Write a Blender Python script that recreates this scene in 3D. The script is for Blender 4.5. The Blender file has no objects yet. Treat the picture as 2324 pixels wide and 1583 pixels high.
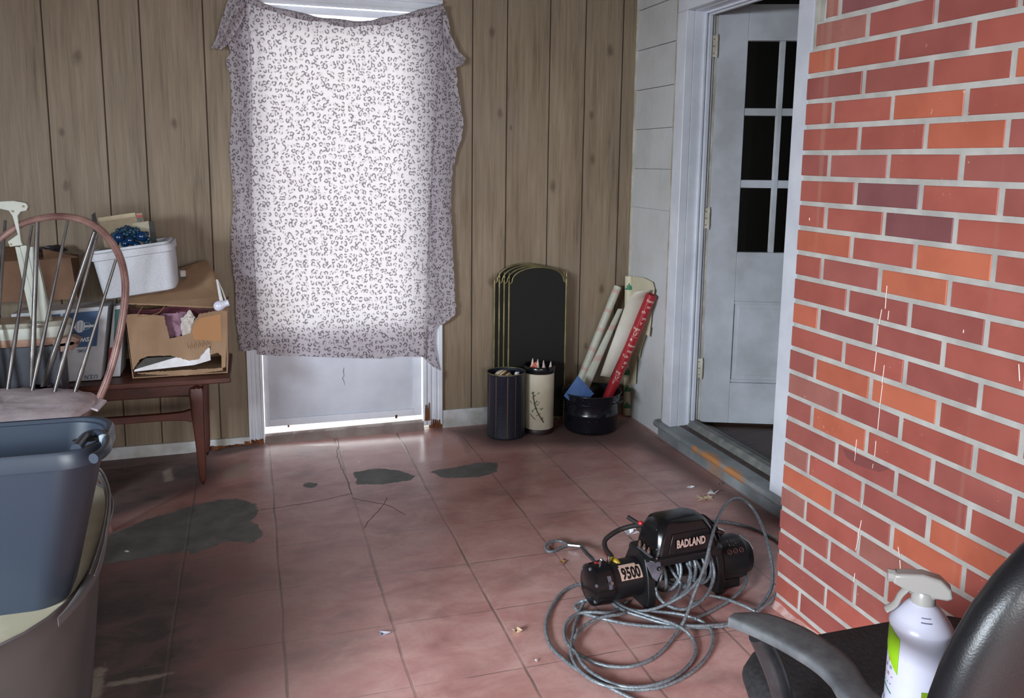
import bpy, bmesh, math, random
import numpy as np
from mathutils import Vector, Matrix, noise as mnoise
PI = math.pi
sc = bpy.context.scene
COL = sc.collection

# ------------------------------------------------------------------ camera
W, H = 2324, 1583
FPX, YAW, PIT, ROL, CY = 1911.46, 0.30302, 0.155605, 0.0115488, 667.36
def _basis(y, p, r):
    F = np.array([math.sin(y)*math.cos(p), math.cos(y)*math.cos(p), -math.sin(p)])
    Rt = np.array([math.cos(y), -math.sin(y), 0.0]); U = np.cross(Rt, F)
    return Rt*math.cos(r)+U*math.sin(r), -Rt*math.sin(r)+U*math.cos(r), F
CR, CU, CF = _basis(YAW, PIT, ROL)
CC = np.array([0, 0, 1.291])
cam_d = bpy.data.cameras.new('camera'); cam = bpy.data.objects.new('camera', cam_d); COL.objects.link(cam)
M = Matrix.Identity(4)
for i in range(3):
    M[i][0], M[i][1], M[i][2], M[i][3] = CR[i], CU[i], -CF[i], CC[i]
cam.matrix_world = M
cam_d.sensor_width = 36; cam_d.lens = 36*FPX/W
cam_d.shift_y = (CY - H/2)/W
cam_d.clip_start = 0.05; cam_d.clip_end = 100
sc.camera = cam
# pixel of the photograph -> point of the room, on a plane of the room
def ray(x, y): return CF + CR*(x-W/2)/FPX - CU*(y-CY)/FPX
def on(x, y, ax, val):
    d = ray(x, y); return CC + d*(val-CC[ax])/d[ax]
def dep(x, y, d): return CC + ray(x, y)*d
def onplane(x, y, B, n):
    r = ray(x, y); return CC + r*(((np.asarray(B)-CC) @ n)/(r @ n))

# ------------------------------------------------------------------ world, light, exposure
sc.view_settings.view_transform = 'Standard'; sc.view_settings.look = 'None'
sc.view_settings.gamma = 1; sc.view_settings.exposure = 0.38
try: sc.view_settings.use_curve_mapping = False
except Exception: pass
wd = bpy.data.worlds.new('overcast_sky'); sc.world = wd; wd.use_nodes = True
bg = wd.node_tree.nodes['Background']; bg.inputs[0].default_value = (0.93, 0.97, 1.0, 1); bg.inputs[1].default_value = 3.5
sc.cycles.use_denoising = True
sc.cycles.max_bounces = 8; sc.cycles.diffuse_bounces = 4; sc.cycles.transmission_bounces = 6; sc.cycles.transparent_max_bounces = 8
sc.cycles.caustics_reflective = False; sc.cycles.caustics_refractive = False
sc.cycles.sample_clamp_indirect = 6.0
def area(name, loc, target, sx, sy, power, color):
    l = bpy.data.lights.new(name, 'AREA'); l.shape = 'RECTANGLE'; l.size = sx; l.size_y = sy
    l.energy = power; l.color = color
    o = bpy.data.objects.new(name, l); COL.objects.link(o); o.location = loc
    o.rotation_euler = (Vector(target)-Vector(loc)).to_track_quat('-Z', 'Y').to_euler(); return o
# daylight through unseen openings placed behind and to the left of the photographer
area('daylight_rear_opening', (0.9, -3.7, 2.0), (0.9, 1.5, 0.9), 2.6, 1.3, 210, (0.96, 0.98, 1.0))
area('daylight_left_opening', (-3.9, -1.35, 2.0), (1.2, 1.8, 0.7), 2.0, 1.4, 600, (0.82, 0.91, 1.0))

# ------------------------------------------------------------------ mesh helpers
def rot_z(a): return Matrix.Rotation(a, 3, 'Z')
class MB:
    def __init__(s): s.v = []; s.f = []; s.uv = {}; s.col = {}
    def add(s, vs, fs, uvs=None, col=None):
        o = len(s.v); s.v += [tuple(float(c) for c in p) for p in vs]
        for f in fs:
            if uvs is not None: s.uv[len(s.f)] = [uvs[i] for i in f]
            if col is not None: s.col[len(s.f)] = col
            s.f.append(tuple(i+o for i in f))
        return s
    def box(s, c, size, R=None, col=None, taper=1.0):
        vs = []
        for z in (-.5, .5):
            k = taper if z > 0 else 1
            for x, y in ((-.5, -.5), (.5, -.5), (.5, .5), (-.5, .5)):
                p = Vector((x*size[0]*k, y*size[1]*k, z*size[2]))
                if R is not None: p = R @ p
                vs.append(Vector(c)+p)
        return s.add(vs, [(3,2,1,0),(4,5,6,7),(0,1,5,4),(1,2,6,5),(2,3,7,6),(3,0,4,7)], col=col)
    def bb(s, x0, x1, y0, y1, z0, z1, col=None):
        return s.box(((x0+x1)/2,(y0+y1)/2,(z0+z1)/2), (x1-x0,y1-y0,z1-z0), col=col)
    def prism(s, pts, off, col=None):
        n = len(pts); off = Vector(off)
        vs = [Vector(p) for p in pts] + [Vector(p)+off for p in pts]
        fs = [tuple(range(n-1,-1,-1)), tuple(range(n, 2*n))] + [(i,(i+1)%n,(i+1)%n+n,i+n) for i in range(n)]
        return s.add(vs, fs, col=col)
    def loft(s, rings, cap=True, closed=True, uv=False):
        n = len(rings[0]); vs = [p for r in rings for p in r]; fs = []; 
        m = n if closed else n-1
        for k in range(len(rings)-1):
            for i in range(m):
                j = (i+1) % n
                fs.append((k*n+i, k*n+j, (k+1)*n+j, (k+1)*n+i))
        if cap and closed:
            fs.append(tuple(range(n-1,-1,-1))); fs.append(tuple(range((len(rings)-1)*n, len(rings)*n)))
        uvs = None
        if uv: uvs = [(i/n, k/(len(rings)-1)) for k in range(len(rings)) for i in range(n)]
        return s.add(vs, fs, uvs)
    def tube(s, path, r, n=10, cap=True, lobes=0, pitch=0.05, closed=False, flat=None):
        P = [Vector(p) for p in path]; L = len(P); rs = r if isinstance(r, (list, tuple)) else [r]*L
        T = []
        for i in range(L):
            a = P[(i-1) % L] if closed else P[max(i-1, 0)]; b = P[(i+1) % L] if closed else P[min(i+1, L-1)]
            t = (b-a); T.append(t.normalized() if t.length > 1e-9 else Vector((0,0,1)))
        up = Vector((0,0,1)) if abs(T[0].z) < .9 else Vector((1,0,0))
        N = (up - T[0]*up.dot(T[0])).normalized(); rings = []; tw = 0
        for i in range(L):
            N = (N - T[i]*N.dot(T[i]))
            N = N.normalized() if N.length > 1e-6 else T[i].orthogonal().normalized()
            B = T[i].cross(N)
            if i: tw += (P[i]-P[i-1]).length/pitch*2*PI
            ring = []
            for k in range(n):
                a = 2*PI*k/n
                rr = rs[i]*(1+ (0.10*math.cos(lobes*(a-tw/1)) if lobes else 0))
                fx, fy = (1, 1) if flat is None else flat
                ring.append(P[i]+N*math.cos(a)*rr*fx+B*math.sin(a)*rr*fy)
            rings.append(ring)
        if closed: rings.append(rings[0]); cap = False
        return s.loft(rings, cap=cap)
    def lathe(s, prof, c, n=40, axis=(0,0,1), sx=1, sy=1, cap=False, R=None):
        ax = Vector(axis).normalized(); q = Vector((0,0,1)).rotation_difference(ax).to_matrix(); rings = []
        if R is not None: q = R
        for r, z in prof:
            rings.append([Vector(c)+q @ Vector((r*math.cos(2*PI*k/n)*sx, r*math.sin(2*PI*k/n)*sy, z)) for k in range(n)])
        uvs = [(k/n, z) for r, z in prof for k in range(n)]
        vs = [p for r in rings for p in r]; fs = []
        for k in range(len(rings)-1):
            for i in range(n):
                j = (i+1) % n; fs.append((k*n+i, k*n+j, (k+1)*n+j, (k+1)*n+i))
        if cap: fs.append(tuple(range(n-1,-1,-1))); fs.append(tuple(range((len(rings)-1)*n, len(rings)*n)))
        return s.add(vs, fs)
    def ell(s, c, r, n=16, m=10, R=None):
        rings = []
        for k in range(m+1):
            t = PI*k/m
            rings.append([Vector(c)+(R if R is not None else Matrix.Identity(3)) @ Vector((max(math.sin(t),.001)*math.cos(2*PI*i/n)*r[0], max(math.sin(t),.001)*math.sin(2*PI*i/n)*r[1], -math.cos(t)*r[2])) for i in range(n)])
        return s.loft(rings)
    def grid(s, fn, nu, nv, uvfn=None, thick=0):
        vs = [fn(i/nu, j/nv) for j in range(nv+1) for i in range(nu+1)]
        fs = [(j*(nu+1)+i, j*(nu+1)+i+1, (j+1)*(nu+1)+i+1, (j+1)*(nu+1)+i) for j in range(nv) for i in range(nu)]
        uvs = [(uvfn or (lambda a, b: (a, b)))(i/nu, j/nv) for j in range(nv+1) for i in range(nu+1)]
        return s.add(vs, fs, uvs)
    def build(s, name, mat, parent=None, smooth=None, bevel=0, solid=0, bseg=2, sub=0, offset=0):
        root = parent; base = Vector((0,0,0))
        while root is not None:
            if root.parent is None: base = Vector(root.location) if root.get('_e') or root.location.length else Vector((0,0,0))
            root = root.parent
        me = bpy.data.meshes.new(name)
        me.from_pydata([tuple(Vector(p)-base) for p in s.v], [], s.f)
        if s.uv:
            ul = me.uv_layers.new(name='UVMap')
            for fi, p in enumerate(me.polygons):
                if fi in s.uv:
                    for li, u in zip(p.loop_indices, s.uv[fi]): ul.data[li].uv = u
        if s.col:
            ca = me.attributes.new('tone', 'FLOAT_COLOR', 'CORNER')
            for fi, p in enumerate(me.polygons):
                c = s.col.get(fi, (0.5,.5,.5))
                for li in p.loop_indices: ca.data[li].color = (c[0], c[1], c[2], 1)
        mats = mat if isinstance(mat, (list, tuple)) else [mat]
        for m in mats: me.materials.append(m)
        bm = bmesh.new(); bm.from_mesh(me); bmesh.ops.recalc_face_normals(bm, faces=bm.faces); bm.to_mesh(me); bm.free()
        if smooth is not None:
            me.shade_smooth(); me.set_sharp_from_angle(angle=math.radians(smooth))
        me.update()
        o = bpy.data.objects.new(name, me); COL.objects.link(o)
        if parent is not None: o.parent = parent
        if solid:
            m = o.modifiers.new('thickness', 'SOLIDIFY'); m.thickness = solid; m.offset = offset
        if bevel:
            m = o.modifiers.new('bevel', 'BEVEL'); m.width = bevel; m.segments = bseg; m.limit_method = 'ANGLE'; m.angle_limit = math.radians(35)
            m.harden_normals = False
            if smooth is None: me.shade_smooth(); me.set_sharp_from_angle(angle=math.radians(40))
        if sub:
            m = o.modifiers.new('sub', 'SUBSURF'); m.levels = sub; m.render_levels = sub
        return o
def thing(name, label, cat, loc, group=None):
    o = bpy.data.objects.new(name, None); COL.objects.link(o); o.location = tuple(float(c) for c in loc); o.empty_display_size = .05
    o['label'] = label; o['category'] = cat
    if group: o['group'] = group
    return o
def tag(o, label, cat, group=None):
    o['label'] = label; o['category'] = cat
    if group: o['group'] = group
    return o
def struct(o): o['kind'] = 'structure'; return o
def cr(pts, step=0.01, closed=False):
    """Catmull-Rom through points"""
    P = [np.array(p, float) for p in pts]
    if len(P) < 3: 
        n = max(2, int(np.linalg.norm(P[1]-P[0])/step)); return [tuple(P[0]+(P[1]-P[0])*i/n) for i in range(n+1)]
    Q = [2*P[0]-P[1]]+P+[2*P[-1]-P[-2]]; out = []
    for i in range(1, len(Q)-2):
        a, b, c, d = Q[i-1:i+3]; n = max(1, int(np.linalg.norm(c-b)/step))
        for k in range(n):
            t = k/n; out.append(0.5*((2*b)+(-a+c)*t+(2*a-5*b+4*c-d)*t*t+(-a+3*b-3*c+d)*t**3))
    out.append(P[-1]); return [tuple(p) for p in out]
def rrect(w, h, r, n=5):
    pts = []
    for cx, cy, a0 in ((w/2-r, h/2-r, 0), (-w/2+r, h/2-r, PI/2), (-w/2+r, -h/2+r, PI), (w/2-r, -h/2+r, 1.5*PI)):
        for k in range(n+1):
            a = a0+PI/2*k/n; pts.append((cx+r*math.cos(a), cy+r*math.sin(a)))
    return pts

# ------------------------------------------------------------------ materials
def S(r, g, b):
    f = lambda c: (c/255/12.92 if c/255 <= .04045 else ((c/255+.055)/1.055)**2.4)
    return (f(r), f(g), f(b), 1)
class Mt:
    def __init__(s, name, color=(.5,.5,.5,1), rough=.6, metal=0, spec=.5):
        s.m = bpy.data.materials.new(name); s.m.use_nodes = True; s.nt = s.m.node_tree; s.N = s.nt.nodes; s.L = s.nt.links
        s.p = s.N['Principled BSDF']; s.p.inputs['Base Color'].default_value = color; s.p.inputs['Roughness'].default_value = rough
        s.p.inputs['Metallic'].default_value = metal; s.p.inputs['Specular IOR Level'].default_value = spec
        s.out = s.N['Material Output']
    def n(s, t, **k):
        nd = s.N.new(t)
        for a, b in k.items(): setattr(nd, a, b)
        return nd
    def link(s, a, b): s.L.new(a, b)
    def math(s, op, a, b=None, c=None, clamp=False):
        nd = s.n('ShaderNodeMath', operation=op, use_clamp=clamp)
        for i, x in enumerate((a, b, c)):
            if x is None: continue
            if hasattr(x, 'links'): s.link(x, nd.inputs[i])
            else: nd.inputs[i].default_value = x
        return nd.outputs[0]
    def coords(s, kind='Object', scale=(1,1,1), rot=(0,0,0)):
        tc = s.n('ShaderNodeTexCoord'); mp = s.n('ShaderNodeMapping'); mp.inputs['Scale'].default_value = scale; mp.inputs['Rotation'].default_value = rot
        s.link(tc.outputs[kind], mp.inputs['Vector']); return mp.outputs[0]
    def noise(s, vec=None, scale=5, detail=4, rough=.55, dist=0):
        nd = s.n('ShaderNodeTexNoise'); nd.inputs['Scale'].default_value = scale; nd.inputs['Detail'].default_value = detail
        nd.inputs['Roughness'].default_value = rough; nd.inputs['Distortion'].default_value = dist
        if vec is not None: s.link(vec, nd.inputs['Vector'])
        return nd.outputs['Fac']
    def ramp(s, fac, stops):
        nd = s.n('ShaderNodeValToRGB'); cr_ = nd.color_ramp
        while len(cr_.elements) < len(stops): cr_.elements.new(.5)
        for e, (p, c) in zip(cr_.elements, stops): e.position = p; e.color = c if len(c) == 4 else (*c, 1)
        s.link(fac, nd.inputs[0]); return nd.outputs[0]
    def sstep(s, x, a, b):
        nd = s.n('ShaderNodeMapRange', interpolation_type='SMOOTHSTEP'); nd.inputs[1].default_value = a; nd.inputs[2].default_value = b
        s.link(x, nd.inputs[0]); return nd.outputs[0]
    def mix(s, fac, a, b, mode='MIX'):
        nd = s.n('ShaderNodeMix', data_type='RGBA', blend_type=mode)
        for sock, x in ((nd.inputs[0], fac), (nd.inputs[6], a), (nd.inputs[7], b)):
            if hasattr(x, 'links'): s.link(x, sock)
            else: sock.default_value = x
        return nd.outputs[2]
    def base(s, x): s.link(x, s.p.inputs['Base Color']); return s
    def rgh(s, x): s.link(x, s.p.inputs['Roughness']); return s
    def bump(s, h, strength=.3, dist=.01):
        b = s.n('ShaderNodeBump'); b.inputs['Strength'].default_value = strength; b.inputs['Distance'].default_value = dist
        s.link(h, b.inputs['Height']); s.link(b.outputs[0], s.p.inputs['Normal']); return s
    def attr(s, name, out='Fac'):
        a = s.n('ShaderNodeAttribute'); a.attribute_name = name; return a.outputs[out]
def speckled(name, c1, c2, rough=.6, scale=20, metal=0, spec=.5, bump=0, sc_=(1,1,1), detail=5, lo=.35, hi=.65):
    m = Mt(name, rough=rough, metal=metal, spec=spec); v = m.coords('Object', sc_)
    nz = m.noise(v, scale, detail); m.base(m.ramp(nz, [(lo, c1), (hi, c2)]))
    if bump: m.bump(nz, bump, .005)
    return m.m

M_white = speckled('white_gloss_paint', S(212,216,226), S(228,232,240), .42, 6, bump=.05)
M_white_dirty = speckled('dirty_white_paint', S(170,168,160), S(214,216,220), .5, 9, bump=.08)
M_offwhite = speckled('old_cream_paint', S(168,160,140), S(205,202,190), .5, 12)
M_rot = speckled('rotten_wood', S(60,32,18), S(140,84,50), .95, 40, bump=.6, sc_=(1,1,.3))
M_black = Mt('black_plastic', S(26,26,28), .42).m
M_blackgloss = Mt('black_gloss_enamel', S(20,20,23), .2).m
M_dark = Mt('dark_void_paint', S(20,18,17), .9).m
M_chrome = Mt('chrome', S(210,212,218), .18, 1).m
M_brass = speckled('tarnished_brass', S(112,104,72), S(150,140,100), .4, 12, metal=.6)
M_screenmesh = speckled('black_wire_mesh', S(16,15,13), S(28,25,21), .85, 300)

# back wall printed panelling
def mk_panel():
    m = Mt('wood_grain_panelling', rough=.48, spec=.35)
    v = m.coords('Object', (1, 1, 1))
    big = m.noise(m.coords('Object', (5, 1, .7)), 2.2, 4)
    mid = m.noise(m.coords('Object', (26, 1, 1.1)), 2.0, 6, .6, .6)
    fine = m.noise(m.coords('Object', (120, 1, 3)), 3.0, 3)
    a = m.math('ADD', m.math('MULTIPLY', big, .34), m.math('MULTIPLY', mid, .46)); a = m.math('ADD', a, m.math('MULTIPLY', fine, .24))
    col = m.ramp(a, [(.34, S(94,79,62)), (.47, S(131,114,94)), (.60, S(149,132,111)), (.74, S(164,148,128))])
    dust = m.noise(m.coords('Object', (1.2, 1, 1.2)), 1.3, 3)
    col = m.mix(m.math('MULTIPLY', m.sstep(dust, .4, .75), .5), col, S(138,124,108))
    # knots
    tc = m.n('ShaderNodeTexCoord'); tot = None
    wob = m.noise(v, 30, 2)
    for kx, kz, s_ in KNOTS:
        mp = m.n('ShaderNodeMapping'); mp.inputs['Location'].default_value = (-kx, 0, -kz*.55); mp.inputs['Scale'].default_value = (1, 0, .55)
        m.link(tc.outputs['Object'], mp.inputs[0]); ln = m.n('ShaderNodeVectorMath', operation='LENGTH'); m.link(mp.outputs[0], ln.inputs[0])
        d = m.math('ADD', ln.outputs['Value'], m.math('MULTIPLY', m.math('SUBTRACT', wob, .5), .018*s_))
        k = m.math('SUBTRACT', 1.0, m.sstep(d, .003*s_, .023*s_))
        tot = k if tot is None else m.math('MAXIMUM', tot, k)
    col = m.mix(m.math('MULTIPLY', tot, .6), col, S(78,58,46))
    m.base(col); m.bump(fine, .06, .002)
    return m.m
KNOTS = [(float(on(x, y, 1, 3.91)[0]), float(on(x, y, 1, 3.91)[2]), s_) for x, y, s_ in
         ((1117,75,.9),(1135,258,.9),(1385,115,1.1),(1255,422,1.1),(1343,262,.8),(1345,360,.9),(1365,655,1.0),(1115,640,1.0),(1330,785,.7),(1160,290,.5),(175,128,1.2),(140,300,.7),(150,420,.8),(395,280,.8),(1012,850,.8))]
M_panel = mk_panel()
M_groove = Mt('panel_groove', S(52,38,30), .8).m

def mk_brick():
    m = Mt('painted_red_brick', rough=.52, spec=.4)
    t = m.attr('tone', 'Color'); v = m.coords('Object')
    n1 = m.noise(v, 9, 5); n2 = m.noise(v, 70, 3)
    c = m.mix(m.math('MULTIPLY', m.sstep(n1, .35, .7), .45), t, m.mix(1.0, t, S(214,202,200), 'MULTIPLY'))
    # pale scrapes and specks
    sp = m.noise(v, 95, 2); sp2 = m.noise(v, 3.0, 2)
    k = m.math('MULTIPLY', m.sstep(sp, .71, .76), m.sstep(sp2, .50, .66))
    c = m.mix(m.math('MULTIPLY', k, .55), c, S(225,190,175))
    # faint vertical wash streaks
    st = m.noise(m.coords('Object', (1, 14, .35)), 1.0, 2)
    c = m.mix(m.math('MULTIPLY', m.sstep(st, .60, .66), .16), c, S(190,170,150))
    m.base(c); m.bump(m.math('ADD', n2, n1), .12, .003); return m.m
M_brick = mk_brick()
M_mortar = speckled('grey_mortar', S(168,165,160), S(192,190,184), .85, 14, bump=.25)

def mk_siding():
    m = Mt('white_cement_siding', rough=.55)
    v = m.coords('Object', (1, 90, 4)); g = m.noise(v, 3, 3); d = m.noise(m.coords('Object'), 3.5, 4)
    c = m.ramp(m.math('ADD', m.math('MULTIPLY', g, .35), m.math('MULTIPLY', d, .65)), [(.30, S(186,187,184)), (.55, S(208,209,210)), (.75, S(216,218,221))])
    m.base(c); m.bump(g, .15, .003); return m.m
M_siding = mk_siding()

def mk_floor():
    m = Mt('worn_red_painted_concrete', rough=.4, spec=.55)
    tc = m.n('ShaderNodeTexCoord'); ob = tc.outputs['Object']
    v = m.coords('Object')
    big = m.noise(v, 1.6, 5, .6); mid = m.noise(m.coords('Object', (1, 1.5, 1)), 6, 6, .62, .5); fine = m.noise(v, 60, 4)
    a = m.math('ADD', m.math('MULTIPLY', big, .45), m.math('MULTIPLY', mid, .55))
    col = m.ramp(a, [(.30, S(156,106,103)), (.44, S(190,140,134)), (.56, S(210,166,159)), (.70, S(220,188,181))])
    col = m.mix(m.math('MULTIPLY', m.sstep(fine, .5, .72), .3), col, S(172,132,120))
    # greyish dusty wear
    dust = m.noise(m.coords('Object', (1, 1.6, 1)), 2.3, 5, .65)
    col = m.mix(m.math('MULTIPLY', m.sstep(dust, .50, .72), .5), col, S(124,110,106))
    # grime attribute (ingrained dirt by the clutter and along the walls, plus painted shade at the left)
    gr = m.attr('grime_shade'); grn = m.math('MULTIPLY', gr, m.math('ADD', .55, m.math('MULTIPLY', mid, .8)), clamp=True)
    pnk = m.math('ADD', m.attr('pink_patch'), m.math('MULTIPLY', m.math('SUBTRACT', m.noise(v, 12, 4), .5), .5)); pnkm = m.sstep(pnk, .35, .75)
    col = m.mix(m.math('MULTIPLY', pnkm, .55), col, S(228,180,172)); col = m.mix(grn, col, S(76,68,67))
    # scored joints on a 0.296 m grid
    sep = m.n('ShaderNodeSeparateXYZ'); m.link(ob, sep.inputs[0])
    wn = m.math('MULTIPLY', m.math('SUBTRACT', m.noise(v, 3.5, 3), .5), .018)
    lines = []
    for ax, off, wdt in ((0, .05, .0036), (1, 3.085, .0024)):
        q = m.math('ADD', sep.outputs[ax], wn)
        q = m.math('ADD', q, .148-off+29.6); q = m.math('MODULO', q, .296); q = m.math('ABSOLUTE', m.math('SUBTRACT', q, .148))
        lines.append(m.math('SUBTRACT', 1.0, m.sstep(q, wdt*.5, wdt*1.6)))
    brk = m.noise(v, 5.0, 4)
    lx = m.math('MULTIPLY', lines[0], m.math('ADD', .45, m.math('MULTIPLY', m.sstep(brk, .4, .6), .55)))
    ly = m.math('MULTIPLY', lines[1], m.math('MULTIPLY', m.sstep(brk, .36, .6), .75))
    # joints fade away close to the door
    near = m.math('SUBTRACT', 1.0, m.sstep(sep.outputs[1], 3.15, 3.3))
    ly = m.math('MULTIPLY', ly, near)
    ln = m.math('MAXIMUM', lx, ly)
    # bare cement patches: signed distance attribute + ragged edge
    pt = m.math('ADD', m.attr('patch'), m.math('MULTIPLY', m.math('SUBTRACT', m.noise(v, 22, 5, .7), .5), .05))
    pm = m.math('SUBTRACT', 1.0, m.sstep(pt, -.002, .003))
    cem = m.ramp(m.noise(v, 14, 5), [(.3, S(96,99,96)), (.7, S(126,128,125))])
    col = m.mix(m.math('MULTIPLY', ln, .62), col, S(96,92,86))
    col = m.mix(pm, col, cem)
    pl = m.math('ADD', m.attr('pale'), m.math('MULTIPLY', m.math('SUBTRACT', m.noise(m.coords('Object', (1,2,1)), 30, 5, .7), .5), .9))
    col = m.mix(m.math('MULTIPLY', m.sstep(pl, .62, 1.0), .6), col, S(176,164,150))
    # hairline cracks
    ck = m.attr('crack'); cn = m.math('SUBTRACT', 1.0, m.sstep(ck, .0010, .0032))
    col = m.mix(m.math('MULTIPLY', cn, .8), col, S(60,50,46))
    # tiny crumbs
    cr1 = m.noise(v, 130, 1); crm = m.sstep(cr1, .79, .81); col = m.mix(m.math('MULTIPLY', crm, .7), col, S(190,176,160))
    m.base(col)
    rg = m.math('ADD', .24, m.math('MULTIPLY', mid, .22)); rg = m.math('SUBTRACT', rg, m.math('MULTIPLY', pnkm, .12)); rg = m.math('ADD', rg, m.math('MULTIPLY', m.math('MAXIMUM', pm, grn), .35), clamp=True); m.rgh(rg)
    h = m.math('SUBTRACT', m.math('MULTIPLY', mid, .25), m.math('ADD', m.math('MULTIPLY', pm, .35), m.math('MULTIPLY', ln, .5)))
    m.bump(h, .35, .006)
    return m.m
M_floor = mk_floor()

# ------------------------------------------------------------------ room shell
YB, XR, XB = 3.91, 1.859, 1.449
XL, YF, ZC = -2.7, -2.2, 2.46
def seg_d(px, py, a, b):
    ax, ay = a; bx, by = b; dx, dy = bx-ax, by-ay; t = np.clip(((px-ax)*dx+(py-ay)*dy)/(dx*dx+dy*dy+1e-12), 0, 1)
    return np.hypot(px-ax-t*dx, py-ay-t*dy)
def sdf(px, py, poly):
    d = np.full(px.shape, 9.0); ins = np.zeros(px.shape, bool); n = len(poly)
    for i in range(n):
        a, b = poly[i], poly[(i+1) % n]; d = np.minimum(d, seg_d(px, py, a, b))
        c = ((a[1] > py) != (b[1] > py)) & (px < (b[0]-a[0])*(py-a[1])/(b[1]-a[1]+1e-12)+a[0]); ins ^= c
    return np.where(ins, -d, d)
def fpx(pts): return [tuple(on(x, y, 2, 0)[:2]) for x, y in pts]
def fl(x): return float(np.interp(x, [-.9, -.3, -.03], [-.022, -.018, 0]))
def floor_mesh():
    xs = np.concatenate([np.arange(XL, -.6, .12), np.arange(-.6, 1.9, .0125), [XR+.02]]); ys = np.concatenate([np.arange(YF, 1.7, .12), np.arange(1.7, YB+.04, .0125)])
    X, Y = np.meshgrid(xs, ys); Z = np.interp(X, [-.9, -.3, -.03], [-.022, -.018, 0])
    patches = [
        [(215,1255),(240,1205),(330,1168),(420,1142),(500,1128),(540,1130),(582,1142),(583,1165),(570,1180),(585,1195),(600,1215),(570,1232),(520,1224),(480,1235),(440,1248),(420,1242),(380,1242),(330,1252),(240,1268)],
        [(803,1070),(860,1062),(900,1066),(945,1080),(930,1090),(870,1098),(812,1099)],
        [(975,1070),(1040,1058),(1080,1050),(1130,1049),(1128,1068),(1090,1082),(1010,1084)],
        [(683,1100),(700,1094),(722,1096),(713,1106),(692,1107)],
        [(604,986),(700,980),(860,962),(960,950),(1000,965),(940,972),(860,976),(760,985),(700,990),(640,996)],
    ]
    P = np.full(X.shape, 1.0)
    for p in patches: P = np.minimum(P, sdf(X, Y, fpx(p)))
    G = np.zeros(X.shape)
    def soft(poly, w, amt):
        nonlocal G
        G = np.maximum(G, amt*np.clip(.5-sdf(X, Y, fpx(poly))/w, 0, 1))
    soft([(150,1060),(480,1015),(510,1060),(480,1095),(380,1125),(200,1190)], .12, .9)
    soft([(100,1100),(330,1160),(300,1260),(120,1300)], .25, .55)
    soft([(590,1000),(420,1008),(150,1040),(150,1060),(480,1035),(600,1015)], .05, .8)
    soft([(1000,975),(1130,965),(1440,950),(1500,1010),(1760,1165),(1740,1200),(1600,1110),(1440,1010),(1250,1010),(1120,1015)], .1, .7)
    G = np.maximum(G, 1.0*np.clip((.32-X)/.60, 0, 1)*np.clip((3.5-Y)/.9, 0, 1))  # shade over the left side of the floor, painted into the colour
    PL = np.zeros(X.shape)
    for poly, w in (([(495,1072),(540,1045),(575,1052),(560,1078),(520,1084)], .05), ([(196,1530),(205,1500),(245,1495),(235,1560),(215,1583),(195,1575)], .04), ([(240,1530),(330,1518),(400,1512),(400,1518),(330,1532),(245,1545)], .03), ([(365,1060),(390,1050),(395,1080),(372,1085)], .04)):
        PL = np.maximum(PL, np.clip(.7-sdf(X, Y, fpx(poly))/w, 0, 1))
    PNK = np.clip(.5-sdf(X, Y, fpx([(600,1010),(604,990),(955,955),(1000,963),(1036,984),(1064,1032),(1050,1040),(900,1052),(785,1064),(772,1012)]))/.06, 0, 1)  # paler, smoother pink patch in front of the outside door
    me = bpy.data.meshes.new('floor'); nx, ny = len(xs), len(ys)
    V = np.stack([X, Y, Z], -1).reshape(-1, 3)
    idx = np.arange(nx*ny).reshape(ny, nx)
    Fq = np.stack([idx[:-1,:-1], idx[:-1,1:], idx[1:,1:], idx[1:,:-1]], -1).reshape(-1, 4)
    me.vertices.add(len(V)); me.vertices.foreach_set('co', V.ravel().astype(np.float32))
    me.loops.add(Fq.size); me.loops.foreach_set('vertex_index', Fq.ravel().astype(np.int32))
    me.polygons.add(len(Fq)); me.polygons.foreach_set('loop_start', np.arange(0, Fq.size, 4, dtype=np.int32))
    me.update(); me.validate()
    global CRACKS
    CK = np.full(X.shape, 1.0)
    cracks = [[(750,975),(768,1005),(765,1030),(775,1060),(792,1100),(798,1122)], [(590,1157),(640,1150),(700,1140),(750,1130),(795,1120)], [(880,1128),(862,1155),(838,1180),(826,1198)], [(798,1130),(850,1140),(880,1146),(920,1168)]]
    CRACKS = cracks
    for c in []:
        q = fpx(c)
        for a, b in zip(q, q[1:]): CK = np.minimum(CK, seg_d(X, Y, a, b))
    for nm, A in (('patch', P), ('grime_shade', G), ('pale', PL), ('crack', CK), ('pink_patch', PNK)):
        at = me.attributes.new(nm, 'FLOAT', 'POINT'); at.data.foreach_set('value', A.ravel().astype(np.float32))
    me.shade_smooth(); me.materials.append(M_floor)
    o = bpy.data.objects.new('floor', me); COL.objects.link(o)
    for c in CRACKS:
        q = [np.array([*p, .0004]) for p in fpx(c)]; pth = cr(q, .012); pth = [(p[0]+.005*mnoise.noise(Vector((p[1]*30, p[0]*30, 1))), p[1]+.005*mnoise.noise(Vector((p[1]*30, p[0]*30, 5))), .0003) for p in pth]
        mb = MB(); mb.tube(pth, [.0017*(.6+.6*abs(mnoise.noise(Vector((i*.4,0,0))))) for i in range(len(pth))], 6, flat=(.2, 1)); mb.build('crack', Mt('crack_dirt', S(66,58,54), .9).m, o)
    return struct(o)
floor_mesh()

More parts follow.
